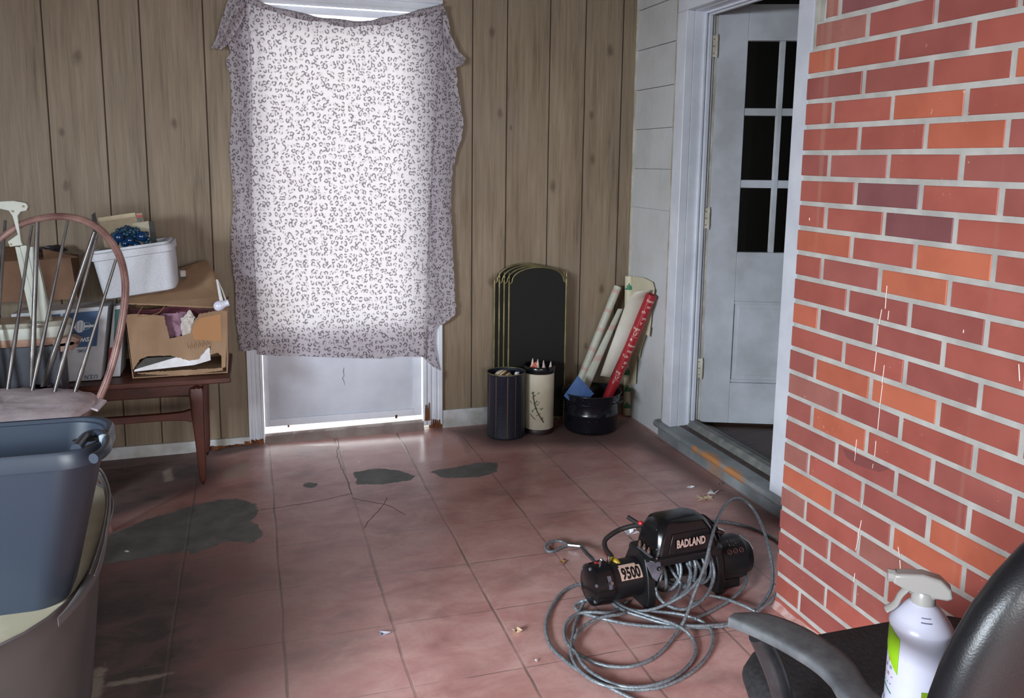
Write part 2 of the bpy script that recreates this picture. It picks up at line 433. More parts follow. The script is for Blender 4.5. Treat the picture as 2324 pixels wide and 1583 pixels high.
# back wall: panelling with real V grooves and an opening for the outside door
GX = [-2.4,-2.25,-2.02,-1.86,-1.62,-1.40,-1.24,-1.0,-.767,-.556,-.405,-.157,.0, .95, 1.018,1.186,1.399,1.581,1.777]
def wall_strip(mb, x0, x1, z0, z1, y=YB, face=-1):
    g = .0035; xs = [x0]
    for gx in GX:
        if x0+.01 < gx < x1-.01 and gx not in (.0, .95): xs += [gx-g, gx, gx+g]
    xs.append(x1); prev = None
    for i, x in enumerate(xs):
        dy = .004 if any(abs(x-gx) < 1e-6 for gx in GX) and 0 < i < len(xs)-1 else 0
        if prev is not None:
            mb.add([(prev[0], y+prev[1], z0), (x, y+dy, z0), (x, y+dy, z1), (prev[0], y+prev[1], z1)], [(0,1,2,3)])
        prev = (x, dy)
DX0, DX1, DZ1 = .031, .775, 1.962
mb = MB(); wall_strip(mb, XL, DX0-.03, -.03, ZC); wall_strip(mb, DX1+.03, XR+.03, -.03, ZC); wall_strip(mb, DX0-.03, DX1+.03, DZ1+.02, ZC)
wb = struct(mb.build('wall_back', M_panel))
for gx in GX:
    if gx in (.0, .95) or DX0-.03 < gx < DX1+.03: continue
mb = MB(); mb.bb(XL, DX0-.03, YB+.006, YB+.13, -.03, ZC); mb.bb(DX1+.03, XR+.03, YB+.006, YB+.13, -.03, ZC); mb.bb(DX0-.03, DX1+.03, YB+.006, YB+.13, DZ1+.02, ZC)
struct(mb.build('wall_back', M_offwhite))
# dark scored lines of the panelling
mb = MB()
for gx in GX:
    if gx in (.0, .95): continue
    mb.bb(gx-.0013, gx+.0013, YB-.0002, YB+.003, -.02, ZC)
gl = mb.build('groove', M_groove, wb)

mb = MB(); mb.bb(XL-.1, XR+.1, YF-.1, YB+.1, ZC, ZC+.1); struct(mb.build('ceiling', speckled('dark_stained_boards', S(98,88,76), S(122,110,96), .7, 5, sc_=(1,12,1))))
# left wall with its opening, rear wall with its opening (both unseen; openings placed and headers lowered to shape the light)
mb = MB()
mb.bb(XL-.1, XL, YF, YB, -.03, .55); mb.bb(XL-.1, XL, YF, YB, 1.74, ZC); mb.bb(XL-.1, XL, YF, -2.0, .55, 1.74); mb.bb(XL-.1, XL, .45, YB, .55, 1.74)
struct(mb.build('unseen_wall_left', M_panel))
mb = MB()
mb.bb(XL, XR+.1, YF-.1, YF, -.03, .55); mb.bb(XL, XR+.1, YF-.1, YF, 1.74, ZC); mb.bb(XL, -.1, YF-.1, YF, .55, 1.74); mb.bb(1.8, XR+.1, YF-.1, YF, .55, 1.74)
struct(mb.build('unseen_wall_front', M_offwhite))

# right wall: shingle siding, door opening y 2.586..3.378, z up to 1.96
OY0, OY1, OZ0, OZ1 = 2.586, 3.375, .085, 1.945
mb = MB()
zs = [.127-.19+.19*k for k in range(0, 14)]
def course(y0, y1, z0, z1, x=XR):
    # a lapped course: its butt edge stands proud at the bottom, slightly bowed
    n = max(1, int(abs(y1-y0)/.25)); 
    for i in range(n):
        a = y0+(y1-y0)*i/n; b = y0+(y1-y0)*(i+1)/n
        w = .0015*math.sin(a*31+z0*9)
        mb.add([(x-.011+w,a,z0),(x-.011-w,b,z0),(x-.002,b,z1),(x-.002,a,z1),(x+.02,a,z0),(x+.02,b,z0),(x+.02,b,z1),(x+.02,a,z1)],
               [(0,1,2,3),(0,4,5,1),(3,2,6,7),(4,7,6,5),(0,3,7,4),(1,5,6,2)])
for i, z in enumerate(zs[:-1]):
    z0, z1 = max(z, 0), min(zs[i+1]-.0022, ZC)
    if z1 <= z0: continue
    course(OY1+.05, YB, z0, z1)
    if z0 > OZ1+.1: course(OY0-.05, OY1+.05, z0, z1)
    course(-.6, OY0-.05, z0, z1)
wr = struct(mb.build('wall_right', M_siding))
mb = MB(); mb.bb(XR+.004, XR+.15, OY1+.03, YB+.1, -.02, ZC); mb.bb(XR+.012, XR+.15, YF, OY0-.03, -.02, ZC); mb.bb(XR+.012, XR+.15, OY0-.03, OY1+.03, OZ1+.03, ZC); mb.bb(XR, XR+.02, YF, -.6, 0, ZC)
struct(mb.build('wall_right', Mt('joint_shadow_backing', S(96,94,88), .9).m))
# corner bead
mb = MB(); mb.bb(XR-.014, XR+.002, YB-.006, YB+.002, 0, ZC); struct(mb.build('trim_1', M_offwhite))

# brick chimney breast
TN = {'r': S(170,92,80), 'd': S(156,86,79), 'm': S(134,82,83), 'o': S(187,103,79), 'O': S(196,110,83), 'p': S(164,106,96), 'b': S(162,92,84)}
def brick_wall():
    mb = MB(); mo = MB(); rnd = random.Random(4)
    hc, Lc = .0677, .2150
    spec = [(2180,595,'O'),(2075,645,'O'),(2060,395,'r'),(1910,380,'b'),(2080,520,'m'),(2020,445,'m'),(1850,420,'r'),(1880,560,'o'),(1830,730,'o'),(1910,840,'o'),(2050,900,'O'),(1822,875,'p'),(1830,960,'b'),(1900,1060,'O'),(1830,1100,'o'),(1810,1040,'p'),(1800,1140,'p'),(1950,1000,'o'),(1955,1030,'d'),(2130,1180,'m'),(2130,1260,'o'),(1860,1280,'d'),(1890,1190,'r'),(2090,760,'r'),(2200,760,'d'),(2000,770,'d'),(2190,310,'o'),(2240,700,'r'),(2060,60,'d'),(2150,160,'r'),(1870,140,'o'),(1845,515,'o'),(2270,525,'r'),(1940,500,'r'),(1940,330,'r'),(1965,250,'r')]
    cells = []
    for r in range(-2, 13+13):
        pass
    ztop = 1.663
    k0 = -11
    for r in range(k0, 27):
        zc = ztop-(r-1)*hc            # mortar centre above row r+0 is row index r ; row r lies between M(r-1) and M(r)
        z1 = zc+hc-.0066; z0 = zc+.0064
        if z1 < .01: continue
        z0 = max(z0, .0)
        if z0 > ZC: continue
        z1 = min(z1, ZC)
        ye = 1.988
        ys_edge = 1.988 if r > 2 else (1.962 if r == 2 else 1.932 - .0*(1-r))
        if r < 1: ys_edge = 1.932-.022*min(1-r, 6)
        odd = (r % 2 == 1)
        first = 1.876 if odd else 1.768
        y = ys_edge+rnd.uniform(-.002, .002); b = first
        row = []
        while y > -.45:
            row.append((y, b+.0066)); y = b-.0062+rnd.uniform(-.001,.001); b -= Lc*(.998+rnd.uniform(-.006,.006))
        for yy1, yy0 in row:
            cells.append((yy0, yy1, z0, z1, r))
    for yy0, yy1, z0, z1, r in cells:
        ch = rnd.choices('rbdmop', (42, 26, 14, 4, 6, 4))[0]
        for px, py, t in spec:
            q = on(px, py, 0, XB)
            if yy0 < q[1] < yy1 and z0 < q[2] < z1: ch = t
        c = TN[ch]; j = rnd.uniform(.93, 1.07); col = (c[0]*j, c[1]*j, c[2]*j)
        xo = XB-rnd.uniform(0, .0016); a = rnd.uniform(-.0012, .0012); g = .003
        # brick as a rounded slab
        y0, y1 = yy0, yy1
        o = len(mb.v)
        vs = []
        for (dx, sh) in ((0.03, 0), (.0016, 0), (0, .0018)):
            vs += [(xo+dx+a, y0+sh, z0+sh), (xo+dx-a, y1-sh, z0+sh+a), (xo+dx-a, y1-sh, z1-sh+a), (xo+dx+a, y0+sh, z1-sh)]
        fs = [(8,9,10,11)]
        for s_ in (0, 4):
            for i in range(4): fs.append((s_+i, s_+(i+1) % 4, s_+4+(i+1) % 4, s_+4+i))
        mb.add(vs, fs, col=col)
    # return face of the chimney (faces the back wall)
    for r in range(k0, 27):
        zc = ztop-(r-1)*hc; z0, z1 = max(zc+.0048, 0), min(zc+hc-.0052, ZC)
        if z1 <= z0: continue
        e = 1.988 if r > 2 else (1.962 if r == 2 else 1.932)
        if r < 1: e = 1.932-.022*min(1-r, 6)
        xs = [XB, XB+.205, XR+.0] if r % 2 else [XB, XB+.1, XB+.31, XR]
        for a_, b_ in zip(xs, xs[1:]):
            c = TN[rnd.choice('rrbbd')]
            mb.bb(a_+(.004 if a_ > XB else .004), b_-.005, e-.03, e-.0005, z0, z1, col=c[:3])
    o = struct(mb.build('wall_chimney', M_brick, smooth=30))
    for r in range(k0, 27):
        zc = ztop-(r-1)*hc; z0, z1 = max(zc, -.01), min(zc+hc, ZC)
        if z1 <= z0: continue
        e = (1.988 if r > 2 else (1.962 if r == 2 else 1.932))
        if r < 1: e = 1.932-.022*min(1-r, 6)
        mo.bb(XB+.0013, XR-.003, -.45, e-.005, z0, z1)
    struct(mo.build('wall_chimney', M_mortar)); return o
chim = brick_wall()
# smeared pink mortar at the foot of the chimney
mb = MB(); pts = []
for i in range(60):
    y = 1.985-i*.04; pts.append((XB-.012-.006*mnoise.noise(Vector((y*6,0,0))), y))
mb.grid(lambda u, v: (XB+.004-(.018+.008*mnoise.noise(Vector((u*60,3,0))))*(1-v)**1.5, 1.985-2.3*u, .0005+.030*v*(1+.3*mnoise.noise(Vector((u*40,0,0))))), 160, 4)
o = mb.build('trim_2', speckled('smeared_red_mortar', S(170,110,100), S(196,176,170), .7, 25), smooth=60); struct(o)

# pale drips and hanging web threads on the brick
M_thread = Mt('pale_dried_paint', S(245,235,225), .4).m
mb = MB()
for seg in ([(2013,648),(2009,700)],[(2001,702),(1995,735)],[(2017,705),(2015,725)],[(1993,738),(1989,782)],[(1989,798),(1984,842)],[(2007,828),(2002,870)],[(2003,872),(1997,920)],[(1997,922),(1992,975)],[(2312,826),(2314,864)],[(1944,997),(1940,1045)],[(1988,1000),(1985,1035)],[(1958,1135),(1955,1150)],[(1955,1180),(1948,1215)],[(1950,1215),(1942,1248)],[(2038,1240),(2042,1262)],[(2042,1270),(2044,1300)],[(1940,1300),(1938,1320)],[(1837,494),(1837,500)],[(1982,1052),(1980,1062)],[(2187,748),(2186,755)]):
    a, b = (on(x, y, 0, XB-.0018) for x, y in seg); mb.tube([a, (a+b)/2, b], .0009, 5)
mb.build('paint_drip', M_thread, chim)
# soot smudge on one brick
mb = MB()
q = [on(x, y, 0, XB-.0022) for x, y in ((1912,1018),(1935,1027),(1965,1040),(2000,1055),(2018,1063),(1995,1070),(1965,1062),(1940,1053),(1922,1038))]
mb.prism([tuple(p) for p in q], (.0008, 0, 0)); mb.build('soot_smudge', Mt('soot', S(128,70,68), .7).m, chim)
# ------------------------------------------------------------------ trims, baseboards, doors
def stile(name, x0, x1, y0, y1, z0, z1, mat=M_white, bevel=.002, parent=None):
    mb = MB(); mb.bb(x0, x1, y0, y1, z0, z1); return mb.build(name, mat, parent, bevel=bevel)
# baseboards
struct(stile('baseboard_left', XL, DX0-.064, YB-.014, YB+.002, -.03, .034, M_white_dirty))
struct(stile('baseboard_right', DX1+.095, XR-.02, YB-.014, YB+.002, -.01, .088, M_white_dirty))
mb = MB()
for i in range(26):
    x = -.25+i*.0105; h = .012+.012*abs(mnoise.noise(Vector((i*.7,0,0))))+(.012 if i > 18 else 0)
    mb.box((x, YB-.016, h/2-.015), (.0125, .006, h+.01))
tag_o = mb.build('trim_3', M_rot); struct(tag_o)
# rear door casing (fluted: three stepped ridges)
def casing_v(x0, x1, z0, z1, ysurf, mat=M_white, name='trim_4'):
    mb = MB(); w = x1-x0
    mb.bb(x0, x1, ysurf-.012, ysurf+.004, z0, z1-.001)
    for f0, f1, t in ((0, .16, .020), (.26, .40, .017), (.55, .70, .017), (.82, 1.0, .021)):
        mb.bb(x0+w*f0, x0+w*f1, ysurf-t, ysurf-.012, z0, z1)
    return struct(mb.build(name, mat, bevel=.0015))
casing_v(-.034, .033, .0, 1.953, YB)
casing_v(.776, .868, .02, 1.953, YB, name='trim_5')
mb = MB(); mb.bb(-.036, .870, YB-.016, YB+.004, 1.953, 2.009); mb.bb(-.038, .872, YB-.024, YB-.016, 1.993, 2.010); mb.bb(-.036,.870,YB-.021,YB-.016,1.955,1.967)
struct(mb.build('trim_6', M_white, bevel=.0015))
# rotten feet of the casing
mb = MB(); rnd = random.Random(2)
for cx, cz, w, h, n in ((-.005, .0, .06, .028, 16), (.835, .012, .05, .045, 18), (.793, .05, .02, .09, 12)):
    for i in range(n):
        x = cx+rnd.uniform(-w/2, w/2); hh = h*rnd.uniform(.4, 1)
        mb.box((x, YB-.023+rnd.uniform(-.002,.002), cz+hh/2-.003), (rnd.uniform(.004,.01), .006, hh), rot_z(rnd.uniform(-.3,.3)), taper=.5)
struct(mb.build('trim_7', M_rot))

# --- door 1: the white storm door behind the sheet (glass above, solid panel below)
d1 = bpy.data.objects.new('door_1', None); COL.objects.link(d1); d1.location = (.40, YB+.03, .045); struct(d1)
mb = MB(); y0, y1 = YB+.012, YB+.045
DL, DR, DB, DT = .037, .771, .066, 1.950
mb.bb(DL, DL+.022, y0, y1, DB, DT); mb.bb(DR-.040, DR, y0, y1, DB, DT); mb.bb(DL+.022, DR-.04, y0, y1, DT-.03, DT); mb.bb(DL+.022, DR-.04, y0, y1, DB, DB+.034)
mb.bb(DL+.022, DR-.04, y0, y1, .475, .545)
mb.build('frame', M_white, d1, bevel=.002)
mb = MB(); mb.bb(DL+.02, DR-.038, y0+.012, y1-.004, DB+.03, .48)
o = mb.build('kick_panel', speckled('smudged_white_panel', S(192,195,206), S(212,215,225), .38, 4), d1)
gl_m = Mt('door_glass', (1,1,1,1), 0.0); g = gl_m
tr = g.n('ShaderNodeBsdfTransparent'); gs = g.n('ShaderNodeBsdfGlossy'); gs.inputs['Roughness'].default_value = .02
mx = g.n('ShaderNodeMixShader'); mx.inputs[0].default_value = .06; g.link(tr.outputs[0], mx.inputs[1]); g.link(gs.outputs[0], mx.inputs[2]); g.link(mx.outputs[0], g.out.inputs[0])
M_glass = g.m
mb = MB(); mb.bb(DL+.02, DR-.038, YB+.026, YB+.030, .54, DT-.028); mb.build('glass_pane', M_glass, d1)
# white louvre slats over the top of the glass
mb = MB()
for z in (1.885, 1.865, 1.845): mb.box((.395, YB+.018, z), (.68, .016, .003), Matrix.Rotation(.5, 3, 'X'))
mb.build('blind_slat', M_white, d1)
mb = MB(); mb.bb(DL+.10, DL+.108, y0-.003, y0, .058, .068); mb.bb(DR-.13, DR-.12, y0-.003, y0, .06, .076); mb.build('rust_spot', M_rot, d1)
# a faint scratch on the kick panel
mb = MB(); q = [on(x, y, 1, YB+.0225) for x, y in ((781,833),(779,842),(781,852),(777,858),(781,866),(782,874))]; mb.tube(q, [.0006,.0014,.001,.0016,.001,.0005], 5); mb.build('scratch', Mt('grey_scratch', S(95,98,110), .6).m, d1)
# cement threshold rising under the door
mb = MB(); n = 40
pr_ = []
for i in range(n+1):
    x = .034+.741*i/n; e = .004*mnoise.noise(Vector((i*.5, 0, 0))); zt_ = .041+.010*i/n
    pr_.append([(x, YB-.036+e*3, -.01), (x, YB-.032+e*3, .003), (x, YB-.010, zt_-.014+e*.4), (x, YB+.018, zt_-.008), (x, YB+.022, zt_-.012), (x, YB+.022, -.01)])
mb.loft(pr_); struct(mb.build('trim_17', speckled('worn_cement_threshold', S(130,108,102), S(152,140,134), .6, 9), smooth=40))
# outside step seen through the gap
mb = MB(); mb.bb(-3, 4, YB+.02, YB+6, -.12, -.03); o = struct(mb.build('floor_outside', speckled('pale_concrete', S(190,188,180), S(220,218,212), .8, 6)))

# --- door 2: the open house door with its casing, sill and the dark room behind
CX = 1.829
def casing_x(y0, y1, z0, z1, name):
    mb = MB(); mb.bb(CX, XR+.01, y0, y1, z0, z1); return struct(mb.build(name, M_white, bevel=.003))
casing_x(OY1, 3.455, OZ0, OZ1, 'trim_8'); casing_x(2.500, OY0, OZ0, OZ1, 'trim_9')
mb = MB(); mb.bb(CX, XR+.01, 2.500, 3.455, OZ1, 2.055); struct(mb.build('trim_10', M_white, bevel=.003))
mb = MB(); mb.bb(CX+.006, XR+.009, 3.4552, 3.478, OZ0, 2.055); mb.bb(CX+.006, XR+.009, 2.478, 2.4998, OZ0, 2.055); struct(mb.build('trim_11', M_offwhite, bevel=.002))
# jambs with their stop moulding
mb = MB()
mb.bb(XR+.0105, 1.965, OY1-.001, OY1+.03, OZ0, OZ1); mb.bb(XR+.0105, 1.965, OY0-.03, OY0+.001, OZ0, OZ1); mb.bb(XR+.0105, 1.965, OY0+.002, OY1-.002, OZ1-.002, OZ1+.03)
mb.bb(1.915, 1.925, OY1-.012, OY1-.001, OZ0, OZ1-.012); mb.bb(1.932, 1.948, OY1-.018, OY1-.001, OZ0, OZ1-.018); mb.bb(1.955, 1.9645, OY1-.008, OY1-.001, OZ0, OZ1-.003)
mb.bb(1.915, 1.925, OY0+.002, OY1-.002, OZ1-.012, OZ1-.002); mb.bb(1.932, 1.948, OY0+.002, OY1-.002, OZ1-.018, OZ1-.002)
struct(mb.build('trim_12', M_white, bevel=.0012))
mb = MB(); mb.bb(1.966, 2.02, OY1+.012, OY1+.04, OZ0, 2.0); mb.bb(1.97, 1.985, OY1-.002, OY1+.012, OZ0, 2.0); mb.bb(1.99, 1.996, OY1-.004, OY1+.01, OZ0, 2.0)
struct(mb.build('trim_13', M_offwhite, bevel=.001))
# sill and thresholds
def mk_sill():
    m = Mt('worn_grey_sill_paint', rough=.5)
    v = m.coords('Object'); n1 = m.noise(v, 8, 5); tc = m.n('ShaderNodeTexCoord')
    col = m.ramp(n1, [(.35, S(112,118,120)), (.65, S(142,147,150))])
    tot = None
    for px, py, r, s_ in ((1600,1035,.13,.5),(1650,1070,.12,.5),(1572,1015,.06,.6),(1710,1103,.03,.8)):
        q = on(px, py, 2, .085); mp = m.n('ShaderNodeMapping'); mp.inputs['Location'].default_value = (-q[0]/s_*1.0, -q[1], 0); mp.inputs['Scale'].default_value = (1/s_, 1, 0)
        m.link(tc.outputs['Object'], mp.inputs[0]); ln = m.n('ShaderNodeVectorMath', operation='LENGTH'); m.link(mp.outputs[0], ln.inputs[0])
        d = m.math('ADD', ln.outputs['Value'], m.math('MULTIPLY', m.math('SUBTRACT', m.noise(m.coords('Object', (1,.5,1)), 30, 5, .7), .5), .11))
        k = m.math('SUBTRACT', 1.0, m.sstep(d, r*.5, r)); tot = k if tot is None else m.math('MAXIMUM', tot, k)
    col = m.mix(tot, col, S(176,122,76)); m.base(col); m.bump(n1, .2, .003); return m.m
M_sill = mk_sill()
mb = MB()
ring = [(1.812,.056),(1.806,.068),(1.812,.082),(1.822,.086),(2.02,.090),(2.02,0),(1.835,0),(1.835,.045)]
mb.prism([(x, 2.43, z) for x, z in ring], (0, 1.07, 0)); struct(mb.build('trim_14', M_sill, smooth=35))
mb = MB(); mb.prism([(x, OY0-.01, z) for x, z in ((1.912,.088),(1.930,.112),(1.958,.114),(1.968,.100),(1.968,.088))], (0, OY1-OY0+.02, 0)); struct(mb.build('trim_15', speckled('worn_threshold', S(98,100,98), S(128,128,124), .5, 20), smooth=30))
mb = MB(); mb.bb(1.964, 1.974, OY0, OY1, .088, .107); struct(mb.build('trim_16', Mt('rusty_orange_strip', S(132,80,44), .7).m))
# dark room behind
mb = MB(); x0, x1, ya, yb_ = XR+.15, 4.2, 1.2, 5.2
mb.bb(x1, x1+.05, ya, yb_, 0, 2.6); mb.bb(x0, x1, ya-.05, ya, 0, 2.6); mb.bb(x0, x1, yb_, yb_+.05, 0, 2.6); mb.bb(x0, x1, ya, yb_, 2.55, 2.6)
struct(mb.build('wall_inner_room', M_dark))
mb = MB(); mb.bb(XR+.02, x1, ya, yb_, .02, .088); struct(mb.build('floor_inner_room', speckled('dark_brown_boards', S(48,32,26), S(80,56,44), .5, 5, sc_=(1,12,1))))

# the door leaf
M_leaf = speckled('smudged_door_paint', S(168,170,174), S(194,198,206), .45, 5, bump=.05)
hx, hy = on(1588, 957, 2, .103)[:2]
ang = -math.radians(17.4+4.0)
LW, LT = .78, .035
d2 = bpy.data.objects.new('door_2', None); COL.objects.link(d2); d2.location = (hx, hy, .10); struct(d2)
ux = Vector((math.cos(ang), math.sin(ang), 0)); uy = Vector((-math.sin(ang), math.cos(ang), 0)); RL = Matrix((ux, uy, Vector((0,0,1)))).transposed()
LZ0, LZ1 = .103, 1.975
def lp(u, w, z): return Vector((hx, hy, 0))+ux*u+uy*w+Vector((0,0,z))
def lbox(mb, u0, u1, w0, w1, z0, z1): mb.box(lp((u0+u1)/2, (w0+w1)/2, (z0+z1)/2), (u1-u0, w1-w0, z1-z0), RL)
_n = np.array(uy); _B = np.array([hx, hy, 0])
def leafuv(px, py):
    p = onplane(px, py, _B, _n); return float((p-_B) @ np.array(ux)), float(p[2])
gu0 = leafuv(1690, 250)[0]; gu1 = leafuv(1764, 250)[0]; gu2 = leafuv(1782, 250)[0]; pw = gu1-gu0; mw = .022
zt = leafuv(1695, 92)[1]; zb = leafuv(1672, 572)[1]
zg = [zt, leafuv(1686, 245)[1], leafuv(1686, 262)[1], leafuv(1680, 408)[1], leafuv(1680, 426)[1], zb]
px0, px1 = leafuv(1655, 775)[0], None; pz1, pz0 = leafuv(1660, 682)[1], leafuv(1655, 868)[1]
gx = [gu0, gu0+pw, gu0+pw+mw, gu0+2*pw+mw, gu0+2*pw+2*mw, gu0+3*pw+2*mw]
LW = gx[-1]+gu0
mb = MB()
lbox(mb, 0, gu0-.0001, 0, LT, LZ0, LZ1); lbox(mb, gx[-1]+.0001, LW, 0, LT, LZ0, LZ1); lbox(mb, gu0, gx[-1], 0, LT, zg[0], LZ1)
lbox(mb, gu0, gx[-1], 0, LT, pz1+.0, zb); lbox(mb, gu0, gx[-1], 0, LT, LZ0, pz0)
pu0 = px0
lbox(mb, gu0, gx[-1], 0.010, LT-.01, pz0, pz1)
if pu0 < gu0: pass
else: lbox(mb, gu0, pu0, 0, LT, pz0, pz1)
mb.build('stile', M_leaf, d2, bevel=.002)
mb = MB()
pu1 = LW-pu0
for a, b, c, d in ((pu0+.006, pu1-.006, pz0+.004, pz0+.016), (pu0+.006, pu1-.006, pz1-.016, pz1-.004), (pu0+.006, pu0+.016, pz0+.004, pz1-.004), (pu1-.016, pu1-.006, pz0+.004, pz1-.004)):
    lbox(mb, a, b, .003, .012, c, d)
lbox(mb, pu0+.035, pu1-.035, .006, .014, pz0+.035, pz1-.035)
mb.build('raised_panel', M_leaf, d2, bevel=.002)
mb = MB()
for k in (1, 3): lbox(mb, gx[k], gx[k+1], .002, LT-.002, zb, zt)
lbox(mb, gx[0], gx[-1], .004, LT-.004, zg[2], zg[1]); lbox(mb, gx[0], gx[-1], .004, LT-.004, zg[4], zg[3])
mb.build('muntin', M_leaf, d2, bevel=.0025)
for a in (0, 2, 4):
    for b in (0, 2, 4):
        mb = MB(); lbox(mb, gx[a]-.001, gx[a+1]+.001, .016, .019, zg[b+1]-.001, zg[b]+.001); mb.build('glass_pane', M_glass, d2)
# hinges on the leaf edge
for hz in (leafuv(1623, 105)[1], leafuv(1608, 495)[1], leafuv(1593, 835)[1]):
    mb = MB(); c = lp(-.004, -.006, hz)
    mb.tube([c+Vector((0,0,-.05)), c+Vector((0,0,.05))], .006, 10)
    for k in (-.03, -.01, .01, .03): mb.tube([c+Vector((0,0,k-.0085)), c+Vector((0,0,k+.0085))], .0075, 10)
    mb.box(c+ux*-.012+Vector((0,.006,0)), (.022, .003, .09), RL); h_ = mb.build('hinge', M_offwhite, d2, smooth=40)
    mb = MB()
    for k in (-.03, 0, .03): mb.ell(c+ux*-.012+uy*.003+Vector((0,0,k)), (.003,.002,.003), 8, 5)
    mb.build('screw', M_brass, h_)

# ================================================================== THINGS
def V3(p): return Vector([float(c) for c in p])
# ------------------------------------------------------------------ leopard sheet over the door
def mk_leopard():
    m = Mt('leopard_print_cloth', rough=.85, spec=.1)
    tc = m.n('ShaderNodeTexCoord'); uv = tc.outputs['UV']
    wob = m.n('ShaderNodeTexNoise'); wob.inputs['Scale'].default_value = 14; m.link(uv, wob.inputs['Vector'])
    vm = m.n('ShaderNodeVectorMath', operation='SCALE'); vm.inputs['Scale'].default_value = .022
    m.link(wob.outputs['Color'], vm.inputs[0]); ad = m.n('ShaderNodeVectorMath', operation='ADD'); m.link(uv, ad.inputs[0]); m.link(vm.outputs[0], ad.inputs[1])
    mp = m.n('ShaderNodeMapping'); mp.inputs['Scale'].default_value = (45, 39, 1); m.link(ad.outputs[0], mp.inputs[0])
    vo = m.n('ShaderNodeTexVoronoi', voronoi_dimensions='2D'); vo.inputs['Scale'].default_value = 1; vo.inputs['Randomness'].default_value = .62; m.link(mp.outputs[0], vo.inputs['Vector'])
    d = vo.outputs['Distance']
    ring = m.math('SUBTRACT', 1.0, m.sstep(m.math('ABSOLUTE', m.math('SUBTRACT', d, .30)), .07, .15))
    gap = m.n('ShaderNodeTexNoise'); gap.inputs['Scale'].default_value = 1.9; gap.inputs['Detail'].default_value = 0; m.link(mp.outputs[0], gap.inputs['Vector'])
    brk = m.math('ADD', .05, m.math('MULTIPLY', m.sstep(gap.outputs['Fac'], .42, .54), .95))
    spots = m.math('MULTIPLY', ring, brk)
    mid = m.math('MULTIPLY', m.math('SUBTRACT', 1.0, m.sstep(d, .05, .28)), .28)
    c = m.mix(mid, S(226,221,222), S(186,166,160)); c = m.mix(m.math('MULTIPLY', spots, .78), c, S(76,62,72))
    m.N.remove(m.p)
    df = m.n('ShaderNodeBsdfDiffuse'); tl = m.n('ShaderNodeBsdfTranslucent'); cd = m.mix(1.0, c, S(226,222,230), 'MULTIPLY'); m.link(cd, df.inputs[0])
    ct = m.mix(1.0, c, S(255,255,255), 'MULTIPLY'); m.link(ct, tl.inputs[0])
    mx = m.n('ShaderNodeMixShader'); mx.inputs[0].default_value = .34; m.link(df.outputs[0], mx.inputs[1]); m.link(tl.outputs[0], mx.inputs[2]); m.link(mx.outputs[0], m.out.inputs[0])
    return m.m
M_leo = mk_leopard()
YS = YB-.05
def zp(x, y): p = on(x, y, 1, YS); return float(p[0]), float(p[2])
def edge(pts):
    q = sorted([zp(*p) for p in pts], key=lambda t: t[1]); zz = [t[1] for t in q]; xx = [t[0] for t in q]
    return lambda z: float(np.interp(z, zz, xx))
